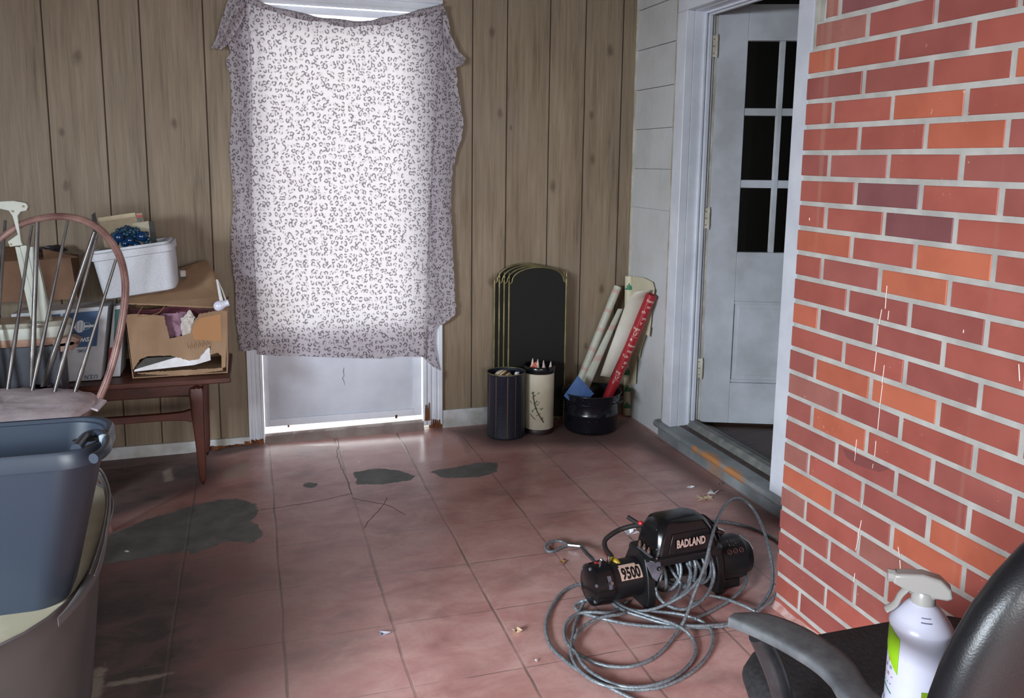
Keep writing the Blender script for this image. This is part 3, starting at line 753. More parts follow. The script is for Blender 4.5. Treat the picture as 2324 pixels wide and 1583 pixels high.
def sheet():
    main_l = edge([(556,-12),(556,22),(560,60),(566,110),(570,250),(572,450),(573,600),(577,700),(584,806)])
    main_r = edge([(1004,8),(1003,60),(1001,130),(996,220),(986,320),(979,450),(975,600),(971,700),(967,810)])
    out_l = edge([(520,60),(517,100),(524,120),(512,135),(514,150),(522,165),(526,250),(520,340),(530,450),(525,520),(525,580),(534,650),(535,720),(541,765),(545,800)])
    out_r = edge([(1008,14),(1018,40),(1022,70),(1030,110),(1036,150),(1040,200),(1048,240),(1054,280),(1051,310),(1040,340),(1029,385),(1025,450),(1028,560),(1031,620),(1034,690),(1036,712),(1016,730),(1000,740)])
    tops = [zp(*p) for p in [(552,-14),(600,10),(650,25),(700,35),(760,45),(800,49),(850,46),(900,36),(950,23),(1004,8)]]
    bots = [zp(*p) for p in [(584,805),(640,807),(700,808),(790,812),(866,814),(880,807),(968,811)]]
    ztop = lambda x: float(np.interp(x, [t[0] for t in tops], [t[1] for t in tops])); zbot = lambda x: float(np.interp(x, [t[0] for t in bots], [t[1] for t in bots]))
    mb = MB()
    def fmain(u, v):
        z = 0.37+(1.99-.37)*v; x = main_l(z)+(main_r(z)-main_l(z))*u
        zb_, zt_ = zbot(x), ztop(x); z = zb_+(zt_-zb_)*v; x = main_l(z)+(main_r(z)-main_l(z))*u
        f = .0035*math.sin(x*34+2*math.sin(z*3))*(.4+.6*v)+.006*mnoise.noise(Vector((x*5, z*2.0, 0)))
        edgeb = .012*(max(0, (u-.96)/.04)**2+max(0, (.04-u)/.04)**2)
        # swags just under the sagging hem
        sw = .006*math.sin((z-ztop(x))*70)*math.exp(-(zt_-z)*9)
        return (x, YS+f+sw+edgeb, z)
    def uvm(u, v): p = fmain(u, v); return (p[0], p[2])
    mb.grid(fmain, 150, 190, uvm)
    def flap(fl_, fr_, zb_, zt_, dy, jag, seed):
        def g(u, v):
            z = zb_+(zt_-zb_)*v; a, b = fl_(z), fr_(z); x = a+(b-a)*u
            x += jag*(mnoise.noise(Vector((z*40, seed, 0))))*(1-u if seed < 5 else u)
            y = YS+dy+.006*math.sin(u*7+z*5+seed)+.004*mnoise.noise(Vector((x*20, z*6, seed)))
            return (x, min(y, YB-.003), z)
        def uvf(u, v): p = g(u, v); return (p[0]*1.25+seed, p[2]*1.02)
        mb.grid(g, 24, 130, uvf)
    zl0 = zp(545, 800)[1]; zl1 = zp(520, 20)[1]; zr0 = zp(1000, 738)[1]; zr1 = zp(1006, 14)[1]
    flap(out_l, lambda z: main_l(z)+.012, zl0+.004, zl1+.03, .014, .006, 1)
    flap(lambda z: main_r(z)-.012, out_r, zr0, zr1, .014, .008, 7)
    # thin torn tail at the lower right
    tl_ = edge([(962,725),(962,760),(964,815),(985,834),(1000,842)]); tr_ = edge([(1010,728),(990,750),(988,780),(993,810),(1001,840)])
    z0 = zp(1000, 842)[1]; z1 = zp(985, 722)[1]
    mb.grid(lambda u, v: (tl_(z0+(z1-z0)*v)+(tr_(z0+(z1-z0)*v)-tl_(z0+(z1-z0)*v))*u, YS+.022+.003*math.sin(u*6), z0+(z1-z0)*v), 8, 30, lambda u, v: (u*.1+3, v*.2))
    o = mb.build('leopard_sheet', M_leo, smooth=80)
    tag(o, 'cream leopard print sheet hung over the white outside door, glowing from daylight behind it', 'sheet')
    # gathered hem and the bunched corners: parts of the sheet
    mb = MB(); path = [(p[0], YS-.004, p[1]) for p in [zp(x, y) for x, y in ((548,-10),(600,12),(650,27),(700,38),(760,48),(800,52),(850,49),(900,40),(950,28),(1006,14))]]
    path = cr(path, .01); rings = []
    n = 12
    for i, p in enumerate(path):
        rr = .013+.003*math.sin(i*.35)+.003*mnoise.noise(Vector((i*.2,0,0)))
        rings.append([(p[0], p[1]+rr*.75*math.cos(2*PI*k/n), p[2]-.004+rr*math.sin(2*PI*k/n)) for k in range(n)])
    vs = [q for r in rings for q in r]; fs = [(k*n+i, k*n+(i+1)%n, (k+1)*n+(i+1)%n, (k+1)*n+i) for k in range(len(rings)-1) for i in range(n)]
    mb.add(vs, fs, [(q[0]*1.3, q[1]*1.5+q[2]*1.6) for q in vs]); h = mb.build('gathered_hem', M_leo, o, smooth=80)
    # drooping corner at upper left
    mb = MB()
    lo_l = [(548,-14),(520,-6),(506,30),(494,75),(481,108)]; lo_r = [(556,30),(548,50),(528,85),(512,104),(500,112)]
    A = [zp(*p) for p in lo_l]; B = [zp(*p) for p in lo_r]
    def gb(u, v):
        t = v*4; i = min(int(t), 3); f = t-i
        a = [A[i][k]+(A[i+1][k]-A[i][k])*f for k in (0,1)]; b = [B[i][k]+(B[i+1][k]-B[i][k])*f for k in (0,1)]
        x = a[0]+(b[0]-a[0])*u; z = a[1]+(b[1]-a[1])*u
        return (x, YS-.006+.012*math.sin(u*PI*3)*(.5+.5*(1-v))-.01*math.sin(u*PI), z+.003*math.sin(u*30)*v)
    mb.grid(gb, 24, 24, lambda u, v: (u*.12+2, v*.3)); mb.ell((zp(483,108)[0], YS-.006, zp(483,108)[1]), (.007,.007,.007), 10, 6)
    mb.build('drooping_corner', M_leo, o, smooth=80)
    mb = MB(); A = [zp(*p) for p in ((1006,40),(1022,75),(1040,115),(1058,133))]; B = [zp(*p) for p in ((1008,150),(1022,170),(1036,152),(1050,146))]
    def gc(u, v):
        t = v*3; i = min(int(t), 2); f = t-i
        a = [A[i][k]+(A[i+1][k]-A[i][k])*f for k in (0,1)]; b = [B[i][k]+(B[i+1][k]-B[i][k])*f for k in (0,1)]
        return (a[0]+(b[0]-a[0])*u, YS+.004+.008*math.sin(u*PI*2.5), a[1]+(b[1]-a[1])*u)
    mb.grid(gc, 16, 16, lambda u, v: (u*.14+5, v*.15)); mb.build('pinned_corner', M_leo, o, smooth=80)
    return o
sheet()

# ------------------------------------------------------------------ fireplace screen, folded
def arch_pts(x0, x1, zb, zs_, zt, n=20):
    pts = [(x0, zb), (x1, zb), (x1, zs_)]
    xc = (x0+x1)/2; w = (x1-x0)/2
    for k in range(n+1):
        a = PI*k/n; pts.append((xc+w*.93*math.cos(a), zs_+.008+(zt-zs_-.008)*math.sin(a)**.9 if 0 < k < n else zs_+.008))
    pts.append((x0, zs_)); return pts
fs = thing('fireplace_screen', 'folded black mesh fireplace screen with brass arched frames leaning by the panelled wall', 'screen', (1.29, 3.80, 0))
for k in range(4):
    y = 3.828+.018*k; dx = -.019*k; x0, x1 = 1.186+dx, 1.472+dx+(.012 if k else 0); zs_, zt = .712, .790+.004*k
    mb = MB(); pts = arch_pts(x0, x1, .025, zs_, zt); mb.prism([(x, y-.0015, z) for x, z in pts], (0, .003, 0)); mb.build('mesh_panel', M_screenmesh, fs)
    mb = MB(); path = [(x, y, z) for x, z in pts[2:]]; mb.tube(path, .0042, 8); mb.build('arched_rail', M_brass, fs, smooth=60); mb = MB(); mb.tube([(x0, y, .03), (x1, y, .03)], .004, 8); mb.build('bottom_rail', M_brass, fs, smooth=60)
    for x in (x0-.004, x1+.004):
        mb = MB(); mb.tube([(x, y, 0), (x, y, zs_+.012)], .0052, 10); mb.lathe([(0,.0),(.006,.002),(.0045,.008),(.002,.011),(.0052,.019),(.0045,.026),(.0015,.034),(.0006,.046)], (x, y, zs_+.010), 10); mb.build('post', M_brass, fs, smooth=50)

# ------------------------------------------------------------------ two wastebaskets and the canner
def mk_cross():
    m = speckled('navy_crosshatch_tin', S(30,32,44), S(44,48,66), .38, 160, bump=.2); return m
wc = Vector((1.137, 3.712, 0)); r = .0905; hh = .312
w = thing('wastebasket', 'dark navy metal wastebasket with thin gold vertical stripes holding a striped ball', 'wastebasket', wc)
mb = MB(); mb.lathe([(0,.0),(r-.002,.0),(r+.001,.004),(r,.008),(r,hh-.006),(r+.003,hh-.003),(r+.002,hh+.001),(r-.002,hh),(r-.003,.012),(0,.012)], wc, 56, sx=1, sy=.92); mb.build('can', mk_cross(), w, smooth=50)
mb = MB()
for a in (-52, -76, -101, -137, -165, -20, 30, 90, 140):
    t = math.radians(a); q = [(wc.x+(r+.0006)*math.cos(t+d), wc.y+.92*(r+.0006)*math.sin(t+d), 0) for d in (-.014, .014)]
    mb.add([(q[0][0],q[0][1],.012),(q[1][0],q[1][1],.012),(q[1][0],q[1][1],hh-.008),(q[0][0],q[0][1],hh-.008)], [(0,1,2,3)])
mb.build('gold_stripe', Mt('gold_line', S(150,128,70), .4, .6).m, w)
mb = MB(); mb.tube([(wc.x+(r+.001)*math.cos(2*PI*k/40), wc.y+.92*(r+.001)*math.sin(2*PI*k/40), hh) for k in range(40)], .0026, 8, closed=True); mb.build('rim', M_brass, w, smooth=60)
# striped ball
def mk_ball():
    m = Mt('cream_striped_ball', rough=.3); tc = m.n('ShaderNodeTexCoord'); sep = m.n('ShaderNodeSeparateXYZ'); mp = m.n('ShaderNodeMapping'); mp.inputs['Rotation'].default_value = (.5, .55, .2)
    m.link(tc.outputs['Object'], mp.inputs[0]); m.link(mp.outputs[0], sep.inputs[0])
    a = m.math('ABSOLUTE', m.math('SUBTRACT', sep.outputs[2], .012))
    c = m.ramp(m.math('MULTIPLY', a, 20.0), [(0, S(92,58,44)), (.10, S(92,58,44)), (.12, S(214,204,170)), (.24, S(214,204,170)), (.26, S(150,110,80)), (.32, S(150,110,80)), (.34, S(216,206,176))])
    for nd in m.N:
        if nd.type == 'VALTORGB': nd.color_ramp.interpolation = 'CONSTANT'
    m.base(c); return m.m
b = bpy.data.objects.new('ball', None); bpy.data.objects.remove(b)
mb = MB(); mb.ell((0,0,0), (.048,.048,.044), 28, 18); bl = mb.build('ball', mk_ball(), smooth=80); bl.location = (1.118, 3.705, .278)
tag(bl, 'round cream and brown striped ball inside the dark navy wastebasket', 'ball')
def crumple(name, c, s, mat, seed, label, cat, flat=1.0, sub=0, group=None):
    mb = MB(); n, m_ = 14, 9
    def p(i, j):
        t = PI*j/m_; f = 2*PI*i/n; d = Vector((math.sin(t)*math.cos(f), math.sin(t)*math.sin(f), math.cos(t)))
        k = 1+.55*mnoise.noise(d*2.2+Vector((seed,0,0)))+.3*mnoise.noise(d*5+Vector((0,seed,0)))
        return (c[0]+d.x*s[0]*k, c[1]+d.y*s[1]*k, c[2]+d.z*s[2]*k)
    mb.loft([[p(i, j) for i in range(n)] for j in range(m_+1)]); o = mb.build(name, mat); return tag(o, label, cat, group)
M_paper = speckled('white_paper', S(226,225,228), S(242,242,246), .7, 30)
crumple('crumpled_paper', (1.190, 3.712, .268), (.018,.022,.036), M_paper, 3, 'crumpled white paper scrap beside the striped ball in the navy wastebasket', 'paper')

cc = Vector((1.311, 3.738, 0)); r = .0715; hh = .330
w = thing('wastebasket', 'tall cream wastebasket with black rim and painted bird branch between navy basket and black pot', 'wastebasket', cc)
mb = MB(); mb.lathe([(0,.004),(r,.004),(r+.001,.02),(r+.001,hh-.03),(r-.004,hh-.03),(r-.004,.02),(0,.02)], cc, 56); mb.build('drum', speckled('aged_cream_card', S(206,196,170), S(222,214,194), .55, 7), w, smooth=50)
mb = MB(); mb.lathe([(r-.005,hh-.032),(r+.004,hh-.034),(r+.006,hh-.02),(r+.006,hh-.004),(r+.003,hh),(r-.004,hh-.002),(r-.006,hh-.03)], cc, 56); mb.build('rim', M_blackgloss, w, smooth=50)
mb = MB(); mb.lathe([(r-.01,.0),(r+.004,.0),(r+.004,.018),(r+.001,.024),(r-.01,.024)], cc, 56); mb.build('base_band', speckled('dark_maroon_band', S(44,26,30), S(60,36,40), .4, 20), w, smooth=50)
# painted branch: thin wrapped shapes
M_br1 = Mt('painted_branch_brown', S(84,72,52), .6).m; M_br2 = Mt('painted_leaf_green', S(104,116,84), .6).m
def wrap(u, z, k=.0008): t = math.radians(-118)+u/r; return (cc.x+(r+.001+k)*math.cos(t), cc.y+(r+.001+k)*math.sin(t), z)
mb = MB()
for path, rr in (([(-.018,.21),(-.012,.17),(-.005,.14),(.010,.105),(.028,.075),(.036,.062)], .0032), ([(-.030,.10),(-.016,.085),(-.004,.075)], .002), ([(-.005,.14),(.008,.150),(.014,.165)], .0014), ([(-.012,.17),(-.026,.185)], .0012)):
    mb.tube(cr([wrap(u, z, .0) for u, z in path], .006), rr, 6)
mb.build('painted_branch', M_br1, w, smooth=60)
mb = MB(); rnd = random.Random(8)
for i in range(26):
    u = rnd.uniform(-.034, .030); z = .05+rnd.random()*.16
    if abs(u-(.02-.22*(z-.06))) > .028: continue
    a = rnd.uniform(0, PI); l = rnd.uniform(.006,.012)
    mb.add([wrap(u-l*math.cos(a), z-l*math.sin(a)), wrap(u+.003*math.sin(a), z-.003*math.cos(a)), wrap(u+l*math.cos(a), z+l*math.sin(a)), wrap(u-.003*math.sin(a), z+.003*math.cos(a))], [(0,1,2,3)])
mb.build('painted_leaf', M_br2, w)
# torn shells of paper sticking out of the cream basket
M_coral = Mt('coral_tissue', S(214,110,80), .7).m; M_pinkp = speckled('pinkish_torn_paper', S(214,186,176), S(232,214,206), .7, 40); M_bluep = Mt('blue_tissue', S(90,130,180), .6).m
rnd = random.Random(5)
for k, (dx, dz, m_, lb) in enumerate(((-.046,.0,M_pinkp,'tallest pale pink torn paper spike at the left of the cream wastebasket'),(-.018,-.004,M_pinkp,'pale pink torn paper spike in front of the coral tissue in the cream wastebasket'),(.020,-.012,M_pinkp,'pale pink torn paper spike in the middle of the cream wastebasket'),(.048,-.022,M_pinkp,'shortest pale pink torn paper at the right of the cream wastebasket'))):
    mb = MB(); x = cc.x+dx; y = cc.y-.03+abs(dx)*.3; zt = hh+.034+dz
    rows = []
    for j in range(9):
        f = j/8; wd = .017*(1-f)**.8+.0015; z = .25+(zt-.25)*f
        rows.append([(x+wd*math.cos(a)+.008*f*math.sin(k*2+1), y+wd*.5*math.sin(a), z+.004*math.sin(a*3)*f) for a in np.linspace(0, 2*PI, 10, endpoint=False)])
    mb.loft(rows); tag(mb.build('torn_paper', m_, smooth=50), lb, 'paper', 'torn papers in the cream wastebasket')
crumple('crumpled_tissue', (cc.x-.030, cc.y-.012, hh-.014), (.020,.018,.026), M_coral, 11, 'coral orange crumpled tissue in the cream wastebasket', 'tissue')
crumple('crumpled_tissue', (cc.x+.014, cc.y-.038, hh-.032), (.022,.014,.014), M_bluep, 17, 'light blue crumpled tissue low at the front of the cream wastebasket', 'tissue')

pc = Vector((1.572, 3.705, 0)); r = .130; hh = .190
def mk_enamel():
    m = Mt('speckled_black_enamel', rough=.22, spec=.6); v = m.coords('Object'); n1 = m.noise(v, 150, 1); k = m.sstep(n1, .755, .775)
    c = m.mix(k, S(24,25,34), S(150,155,170)); m.base(c); return m.m
M_en = mk_enamel()
w = thing('canning_pot', 'wide black enamel canning pot with white flecks standing by the wrapping paper rolls', 'pot', pc)
mb = MB(); mb.lathe([(0,.0),(r-.012,.0),(r-.003,.006),(r,.018),(r,.085),(r+.003,.090),(r,.095),(r,hh-.045),(r+.004,hh-.04),(r+.010,hh-.028),(r+.012,hh-.004),(r+.016,hh),(r+.013,hh+.003),(r+.008,hh-.002),(r+.006,hh-.03),(r-.003,hh-.045),(r-.003,.02),(0,.008)], pc, 72); mb.build('kettle', M_en, w, smooth=45)
mb = MB(); mb.tube([(pc.x+(r+.0155)*math.cos(2*PI*k/60), pc.y+(r+.0155)*math.sin(2*PI*k/60), hh+.001) for k in range(60)], .003, 8, closed=True)
mb.tube([(pc.x+(r+.005)*math.cos(2*PI*k/60), pc.y+(r+.005)*math.sin(2*PI*k/60), hh-.041) for k in range(60)], .002, 8, closed=True); mb.build('rim', M_en, w, smooth=60)
mb = MB()
for k in (-.2,):
    t = math.radians(-52); c = pc+Vector(((r+.012)*math.cos(t), (r+.012)*math.sin(t), hh-.026)); tx = Vector((-math.sin(t), math.cos(t), 0)); nr = Vector((math.cos(t), math.sin(t), 0))
    mb.tube(cr([c-tx*.032, c-tx*.026+nr*.014-Vector((0,0,.003)), c+nr*.019-Vector((0,0,.005)), c+tx*.026+nr*.014-Vector((0,0,.003)), c+tx*.032], .004), .0035, 8)
mb.build('handle', M_en, w, smooth=60)
mb = MB(); q = [on(1280,898,1,3.66), on(1312,852,1,3.70), on(1348,893,1,3.655), on(1338,896,1,3.64)]
mb.prism([q[0], q[1], q[2], (q[2]+q[0])/2-np.array([0,0,.07])], (0, .004, 0)); bf = mb.build('blue_folder', speckled('blue_card', S(74,104,160), S(92,124,178), .5, 12), bevel=.0005)
tag(bf, 'blue card folder corner standing up inside the black canning pot', 'folder')

# ------------------------------------------------------------------ wrapping paper rolls in the corner
def text_mesh(s, size=1.0, bold=0):
    cu = bpy.data.curves.new('t', 'FONT'); cu.body = s; cu.size = size; cu.align_x = 'CENTER'; cu.align_y = 'CENTER'; cu.resolution_u = 2; cu.offset = bold
    ob = bpy.data.objects.new('t', cu); COL.objects.link(ob); dg = bpy.context.evaluated_depsgraph_get(); me = bpy.data.meshes.new_from_object(ob.evaluated_get(dg))
    vs = [tuple(v.co) for v in me.vertices]; fs = [tuple(p.vertices) for p in me.polygons]
    bpy.data.objects.remove(ob); bpy.data.curves.remove(cu); bpy.data.meshes.remove(me); return vs, fs
def add_text(mb, s, size, fn, sub=0, bold=0, sx=1.0):
    vs, fs = text_mesh(s, size, bold); mb.add([fn(x*sx, y) for x, y, z in vs], fs)
def mk_roll(name, base, mark, kind):
    m = Mt(name, rough=.5); tc = m.n('ShaderNodeTexCoord'); uv = tc.outputs['UV']; sep = m.n('ShaderNodeSeparateXYZ'); m.link(uv, sep.inputs[0])
    if kind == 'bands':      # rows of small pale snow flakes and houses
        w1 = m.n('ShaderNodeTexVoronoi'); mp = m.n('ShaderNodeMapping'); mp.inputs['Scale'].default_value = (9, 34, 1); m.link(uv, mp.inputs[0]); m.link(mp.outputs[0], w1.inputs['Vector'])
        k = m.sstep(w1.outputs['Distance'], .38, .26); rw = m.math('SINE', m.math('MULTIPLY', sep.outputs[1], 60.0)); 
        c = m.mix(m.math('MULTIPLY', k, .6), base, mark[0]); c = m.mix(m.math('MULTIPLY', m.sstep(rw, .72, .95), .45), c, mark[1])
        m.base(c); return m.m
    return m.m
def roll(path, r, mat, name, label, hollow=True, n=24, group='gift wrap rolls in the corner'):
    """paper roll along a straight axis, open tube end at the top, UV along its length"""
    a, b = V3(path[0]), V3(path[1]); ax = (b-a).normalized(); L = (b-a).length; N = ax.orthogonal().normalized(); B = ax.cross(N); mb = MB()
    prof = [(r*.55, 0), (r, 0), (r, L), (r*.62, L), (r*.62, L-.06)]
    rings = [[a+ax*z+N*math.cos(2*PI*k/n)*rr+B*math.sin(2*PI*k/n)*rr for k in range(n+1)] for rr, z in prof]
    vs = [p for q in rings for p in q]; fs = [(k*(n+1)+i, k*(n+1)+i+1, (k+1)*(n+1)+i+1, (k+1)*(n+1)+i) for k in range(len(rings)-1) for i in range(n)]
    mb.add(vs, fs, [(k/n, z) for rr, z in prof for k in range(n+1)])
    o = mb.build(name, mat, smooth=50); tag(o, label, 'wrapping paper', group); return o, a, ax, N, B, L
M_roll1 = mk_roll('pastel_flake_giftwrap', S(196,196,180), (S(130,134,134), S(196,120,116)), 'bands')
M_cream = speckled('cream_giftwrap', S(208,200,172), S(222,214,190), .55, 8); M_wgreen = Mt('green_print', S(60,128,96), .5).m
M_redp = Mt('red_giftwrap', S(160,34,44), .4).m; M_wback = speckled('plain_paper_back', S(196,188,172), S(212,206,194), .65, 6)
# 1 patterned pale roll leaning left (two layers)
p0, p1 = on(1322,850,1,3.80), on(1402,650,1,3.845)
dv = (p1-p0)/np.linalg.norm(p1-p0); p0b = p0-dv*.10
o1, *_ = roll((p0b, p1), .0195, M_roll1, 'giftwrap_roll', 'pale snowflake patterned gift wrap roll leaning furthest left in the pot corner')
p0, p1 = on(1336,858,1,3.775), on(1408,700,1,3.83)
dv = (p1-p0)/np.linalg.norm(p1-p0)
mb = MB(); a_, b_ = V3(p0-dv*.10), V3(p1)
sd = Vector((.027, -.006, 0)); mb.grid(lambda u, v: tuple(a_+(b_-a_)*v+sd*(math.sin((u-.5)*PI))*(1-.55*v)+Vector((0, -.012*math.cos((u-.5)*PI)*(1-.5*v), 0))), 12, 20, lambda u, v: (u, v*.3))
lf = mb.build('loose_end', M_roll1, o1, smooth=80)
# 2 upright cream roll with green trucks
p1, p0 = on(1428,626,1,3.862), None
o2, a, ax, N, B, L = roll(((1.838, 3.850, .003), p1), .0215, M_cream, 'giftwrap_roll', 'upright cream gift wrap roll printed with small green trucks, tight in the corner')
def on_roll(a, ax, r, u, z, k=.0006):
    # u metres around the roll from the line facing the camera
    q = a+ax*z; toC = Vector((0-q.x, 0-q.y, 0)).normalized(); side = ax.cross(toC).normalized(); toC = side.cross(ax).normalized()*(1 if side.cross(ax).dot(toC) > 0 else -1)
    t = u/r; return tuple(q+toC*math.cos(t)*(r+k)+side*math.sin(t)*(r+k))
mb = MB()
def rect_on(a, ax, r, u0, u1, z0, z1, k=.0006, n=4):
    vs = [on_roll(a, ax, r, u0+(u1-u0)*i/n, z, k) for z in (z0, z1) for i in range(n+1)]
    mb.add(vs, [(i, i+1, n+2+i, n+1+i) for i in range(n)])
for k in range(8):
    mb = MB(); z = .04+k*.088
    for u0, u1, z0, z1 in ((-.020,.016,0,.010),(-.012,.012,.010,.024),(-.004,.004,.024,.034),(.006,.020,.003,.016)):
        rect_on(a, ax, .0215, u0, u1, z+z0, z+z1)
    mb.build('truck_print', M_wgreen, o2)
# 3 cream torn sheet standing behind
mb = MB(); out = [(1436,626),(1462,630),(1482,640),(1486,655),(1480,700),(1478,730),(1474,765),(1466,758),(1456,790),(1452,812),(1446,806),(1443,870),(1430,872),(1428,760)]
q = [on(x, y, 1, 3.878+.006*math.sin(i*1.3)) for i, (x, y) in enumerate(out)]; q = [(min(p[0], 1.9), p[1], p[2]) for p in q]
def shrink(q, xm=1.838): return [(p[0] if p[0] < xm else xm+(p[0]-xm)*.0, p[1], p[2]) for p in q]
q = []
for i, (x, y) in enumerate(out):
    pw_ = on(x, y, 1, 3.872)
    if pw_[0] > 1.836: pw_ = on(x, y, 0, 1.836)     # wraps round the corner onto the siding
    q.append(tuple(pw_))
mb.prism(q, (-.0015, -.002, 0)); t3 = mb.build('torn_paper_sheet', M_cream)
tag(t3, 'torn cream paper sheet standing behind the upright roll against the white siding', 'paper')
# 4 red roll with pale lettering and its loose white-backed end
p1 = on(1479,668,0,1.815); p0 = on(1394,868,1,3.70)
dv = (p1-p0)/np.linalg.norm(p1-p0); p0 = p0-dv*.13
p0[2] = max(p0[2], .02)
o4, a, ax, N, B, L = roll((p0, p1), .0255, M_redp, 'giftwrap_roll', 'red gift wrap roll with cream lettering leaning out of the black pot')
mb = MB(); words = ['have', 'm', 'ch', 'yo', 'Y', 'ingo', 'LF', '&', 'have', 'my', 'Ych', 'gc', 'Y', 'ing', 'LF', 'T']
rad = .0255
for i, wd_ in enumerate(words):
    zc = L-.028-i*.030
    if zc < .06: break
    uoff = (.008, .010, -.004, .012, .006, -.004, 0, -.008)[i % 8]
    def fn(x, y, zc=zc, uoff=uoff): return on_roll(a, ax, rad, x+uoff, zc+y, .0007)
    add_text(mb, wd_, .021, fn, bold=.0002)
    if wd_ == 'LF':
        for s_ in (-1, 1):
            rect_on(a, ax, rad, -.014, .014, zc+s_*.013, zc+s_*.0145); 
mb.build('printed_lettering', Mt('cream_print', S(226,206,190), .5).m, o4)
mb = MB()
L0 = [(1440,662),(1420,690),(1400,745),(1380,800),(1362,852)]; R0 = [(1478,657),(1468,672),(1442,738),(1412,800),(1386,856)]
def sh(u, v):
    t = v*4; i = min(int(t), 3); f = t-i
    l = [L0[i][k]+(L0[i+1][k]-L0[i][k])*f for k in (0,1)]; r_ = [R0[i][k]+(R0[i+1][k]-R0[i][k])*f for k in (0,1)]
    px, py = l[0]+(r_[0]-l[0])*u, l[1]+(r_[1]-l[1])*u
    q = V3(p1)+(V3(p0)-V3(p1))*v*.72; d_ = float((np.array(q)-CC) @ CF)
    return tuple(dep(px, py, d_-.012*math.sin(u*PI)-.01))
mb.grid(sh, 12, 20); mb.build('loose_end', M_wback, o4, smooth=80, solid=.0006)

# ------------------------------------------------------------------ floor litter
def leaf(name, px, py, size, mat, seed, label, cat, pts=9, curl=.006):
    c = on(px, py, 2, 0); mb = MB(); rnd = random.Random(seed); n = pts*2; ring = []
    for k in range(n):
        a = 2*PI*k/n; rr = size*(rnd.uniform(.75, 1.1) if k % 2 == 0 else rnd.uniform(.35, .6))
        ring.append((c[0]+rr*math.cos(a), c[1]+rr*.8*math.sin(a), .002+curl*abs(math.sin(a*1.5+seed))))
    vs = [(c[0], c[1], .002)]+ring; mb.add(vs, [(0, 1+i, 1+(i+1) % n) for i in range(n)])
    o = mb.build(name, mat, solid=.0008); return tag(o, label, cat)
M_leafm = speckled('dry_leaf', S(196,168,138), S(226,202,174), .7, 60); M_leafb = speckled('brown_leaf', S(130,92,60), S(176,132,92), .7, 60)
leaf('dry_leaf', 1600, 1132, .042, M_leafm, 1, 'pale tan jagged dry leaf on the floor between winch and house sill', 'leaf')
leaf('paper_scrap', 1618, 1121, .026, M_paper, 5, 'small white torn paper touching the pale tan leaf', 'paper scrap', 4, .012)
leaf('paper_scrap', 1568, 1107, .022, M_paper, 7, 'small white paper flake lying above the pale tan leaf', 'paper scrap', 4, .006)
leaf('dust_clump', 1634, 1100, .014, speckled('grey_fluff', S(96,96,92), S(130,130,124), .9, 60), 9, 'grey fluff clump at the foot of the grey door sill', 'fluff', 5, .008)
leaf('dry_leaf', 1275, 1277, .022, M_leafb, 12, 'small brown dry leaf on the joint below the rope loop', 'leaf', 4)
leaf('dry_leaf', 1173, 1437, .020, M_leafm, 13, 'crinkled pale leaf on the open floor left of the coiled rope', 'leaf', 5, .012)
leaf('paper_scrap', 870, 1443, .019, speckled('bluish_paper', S(176,182,206), S(204,208,226), .6, 30), 15, 'bluish white folded paper scrap alone in the middle of the floor', 'paper scrap', 3, .012)
leaf('paper_scrap', 1430, 1214, .036, M_paper, 19, 'bright white crumpled paper behind the motor end of the winch', 'paper scrap', 4, .03)
leaf('pebble', 1217, 1500, .006, M_paper, 21, 'tiny white pebble on the floor left of the coiled rope', 'pebble', 4, .004)
leaf('pebble', 287, 1253, .008, M_paper, 22, 'tiny white pebble on the grey cement patch near the tub', 'pebble', 4, .005)

# ------------------------------------------------------------------ teak table by the back wall
M_teak = speckled('teak', S(66,32,24), S(92,46,34), .45, 8, sc_=(1,8,1), spec=.5)
foot = on(462, 1102, 2, fl(-.21)); FY = float(foot[1]); FX = float(foot[0])
TX0, TX1, TY0, TY1, TZ = -1.55, -.092, FY-.035, 3.86, .440
tb = thing('teak_table', 'low teak table with tapered leg and curved stretcher, loaded with boxes by the panelled wall', 'table', ((TX0+TX1)/2, (TY0+TY1)/2, fl(-.5)))
mb = MB(); mb.bb(TX0, TX1, TY0, TY1, TZ-.024, TZ-.002); mb.build('tabletop', M_teak, tb, bevel=.004)
def leg_mesh(x, y, sgn):
    mb = MB(); zf = fl(x); secs = [(zf, .0125, .0125, 0), (zf+.12, .017, .017, 0), (zf+.24, .022, .022, -.002), (zf+.30, .026, .023, -.004), (zf+.36, .027, .024, -.004), (TZ-.03, .034, .026, -.004)]
    rings = []
    for z, a, b, dx in secs:
        rings.append([(x+sgn*(dx-.004*(z-zf)/.4)+p[0], y+p[1], z) for p in rrect(2*a, 2*b, min(a, b)*.45, 4)])
    return mb.loft(rings)
for x, y, sg in ((FX, FY, 1), (FX, TY1-.05, 1), (TX0+.12, FY, -1), (TX0+.12, TY1-.05, -1)):
    leg_mesh(x, y, sg).build('leg', M_teak, tb, smooth=45, sub=1)
for y in (FY, TY1-.05):
    mb = MB(); xs = np.linspace(FX-.006, TX0+.126, 50); up_, dn_ = [], []
    for x in xs:
        e = min(abs(x-FX), abs(x-TX0-.12)); g = math.exp(-e/.028); up_.append((x, y, .300+.034*g)); dn_.append((x, y, .272-.038*g))
    rings = [[(u_[0], y-.012, d_[2]), (u_[0], y-.012, u_[2]), (u_[0], y+.012, u_[2]), (u_[0], y+.012, d_[2])] for u_, d_ in zip(up_, dn_)]
    mb.loft(rings); mb.build('stretcher', M_teak, tb, bevel=.003)
mb = MB(); mb.bb(TX0+.1, FX+.01, FY+.0, FY+.018, TZ-.07, TZ-.025); mb.build('apron', M_teak, tb)

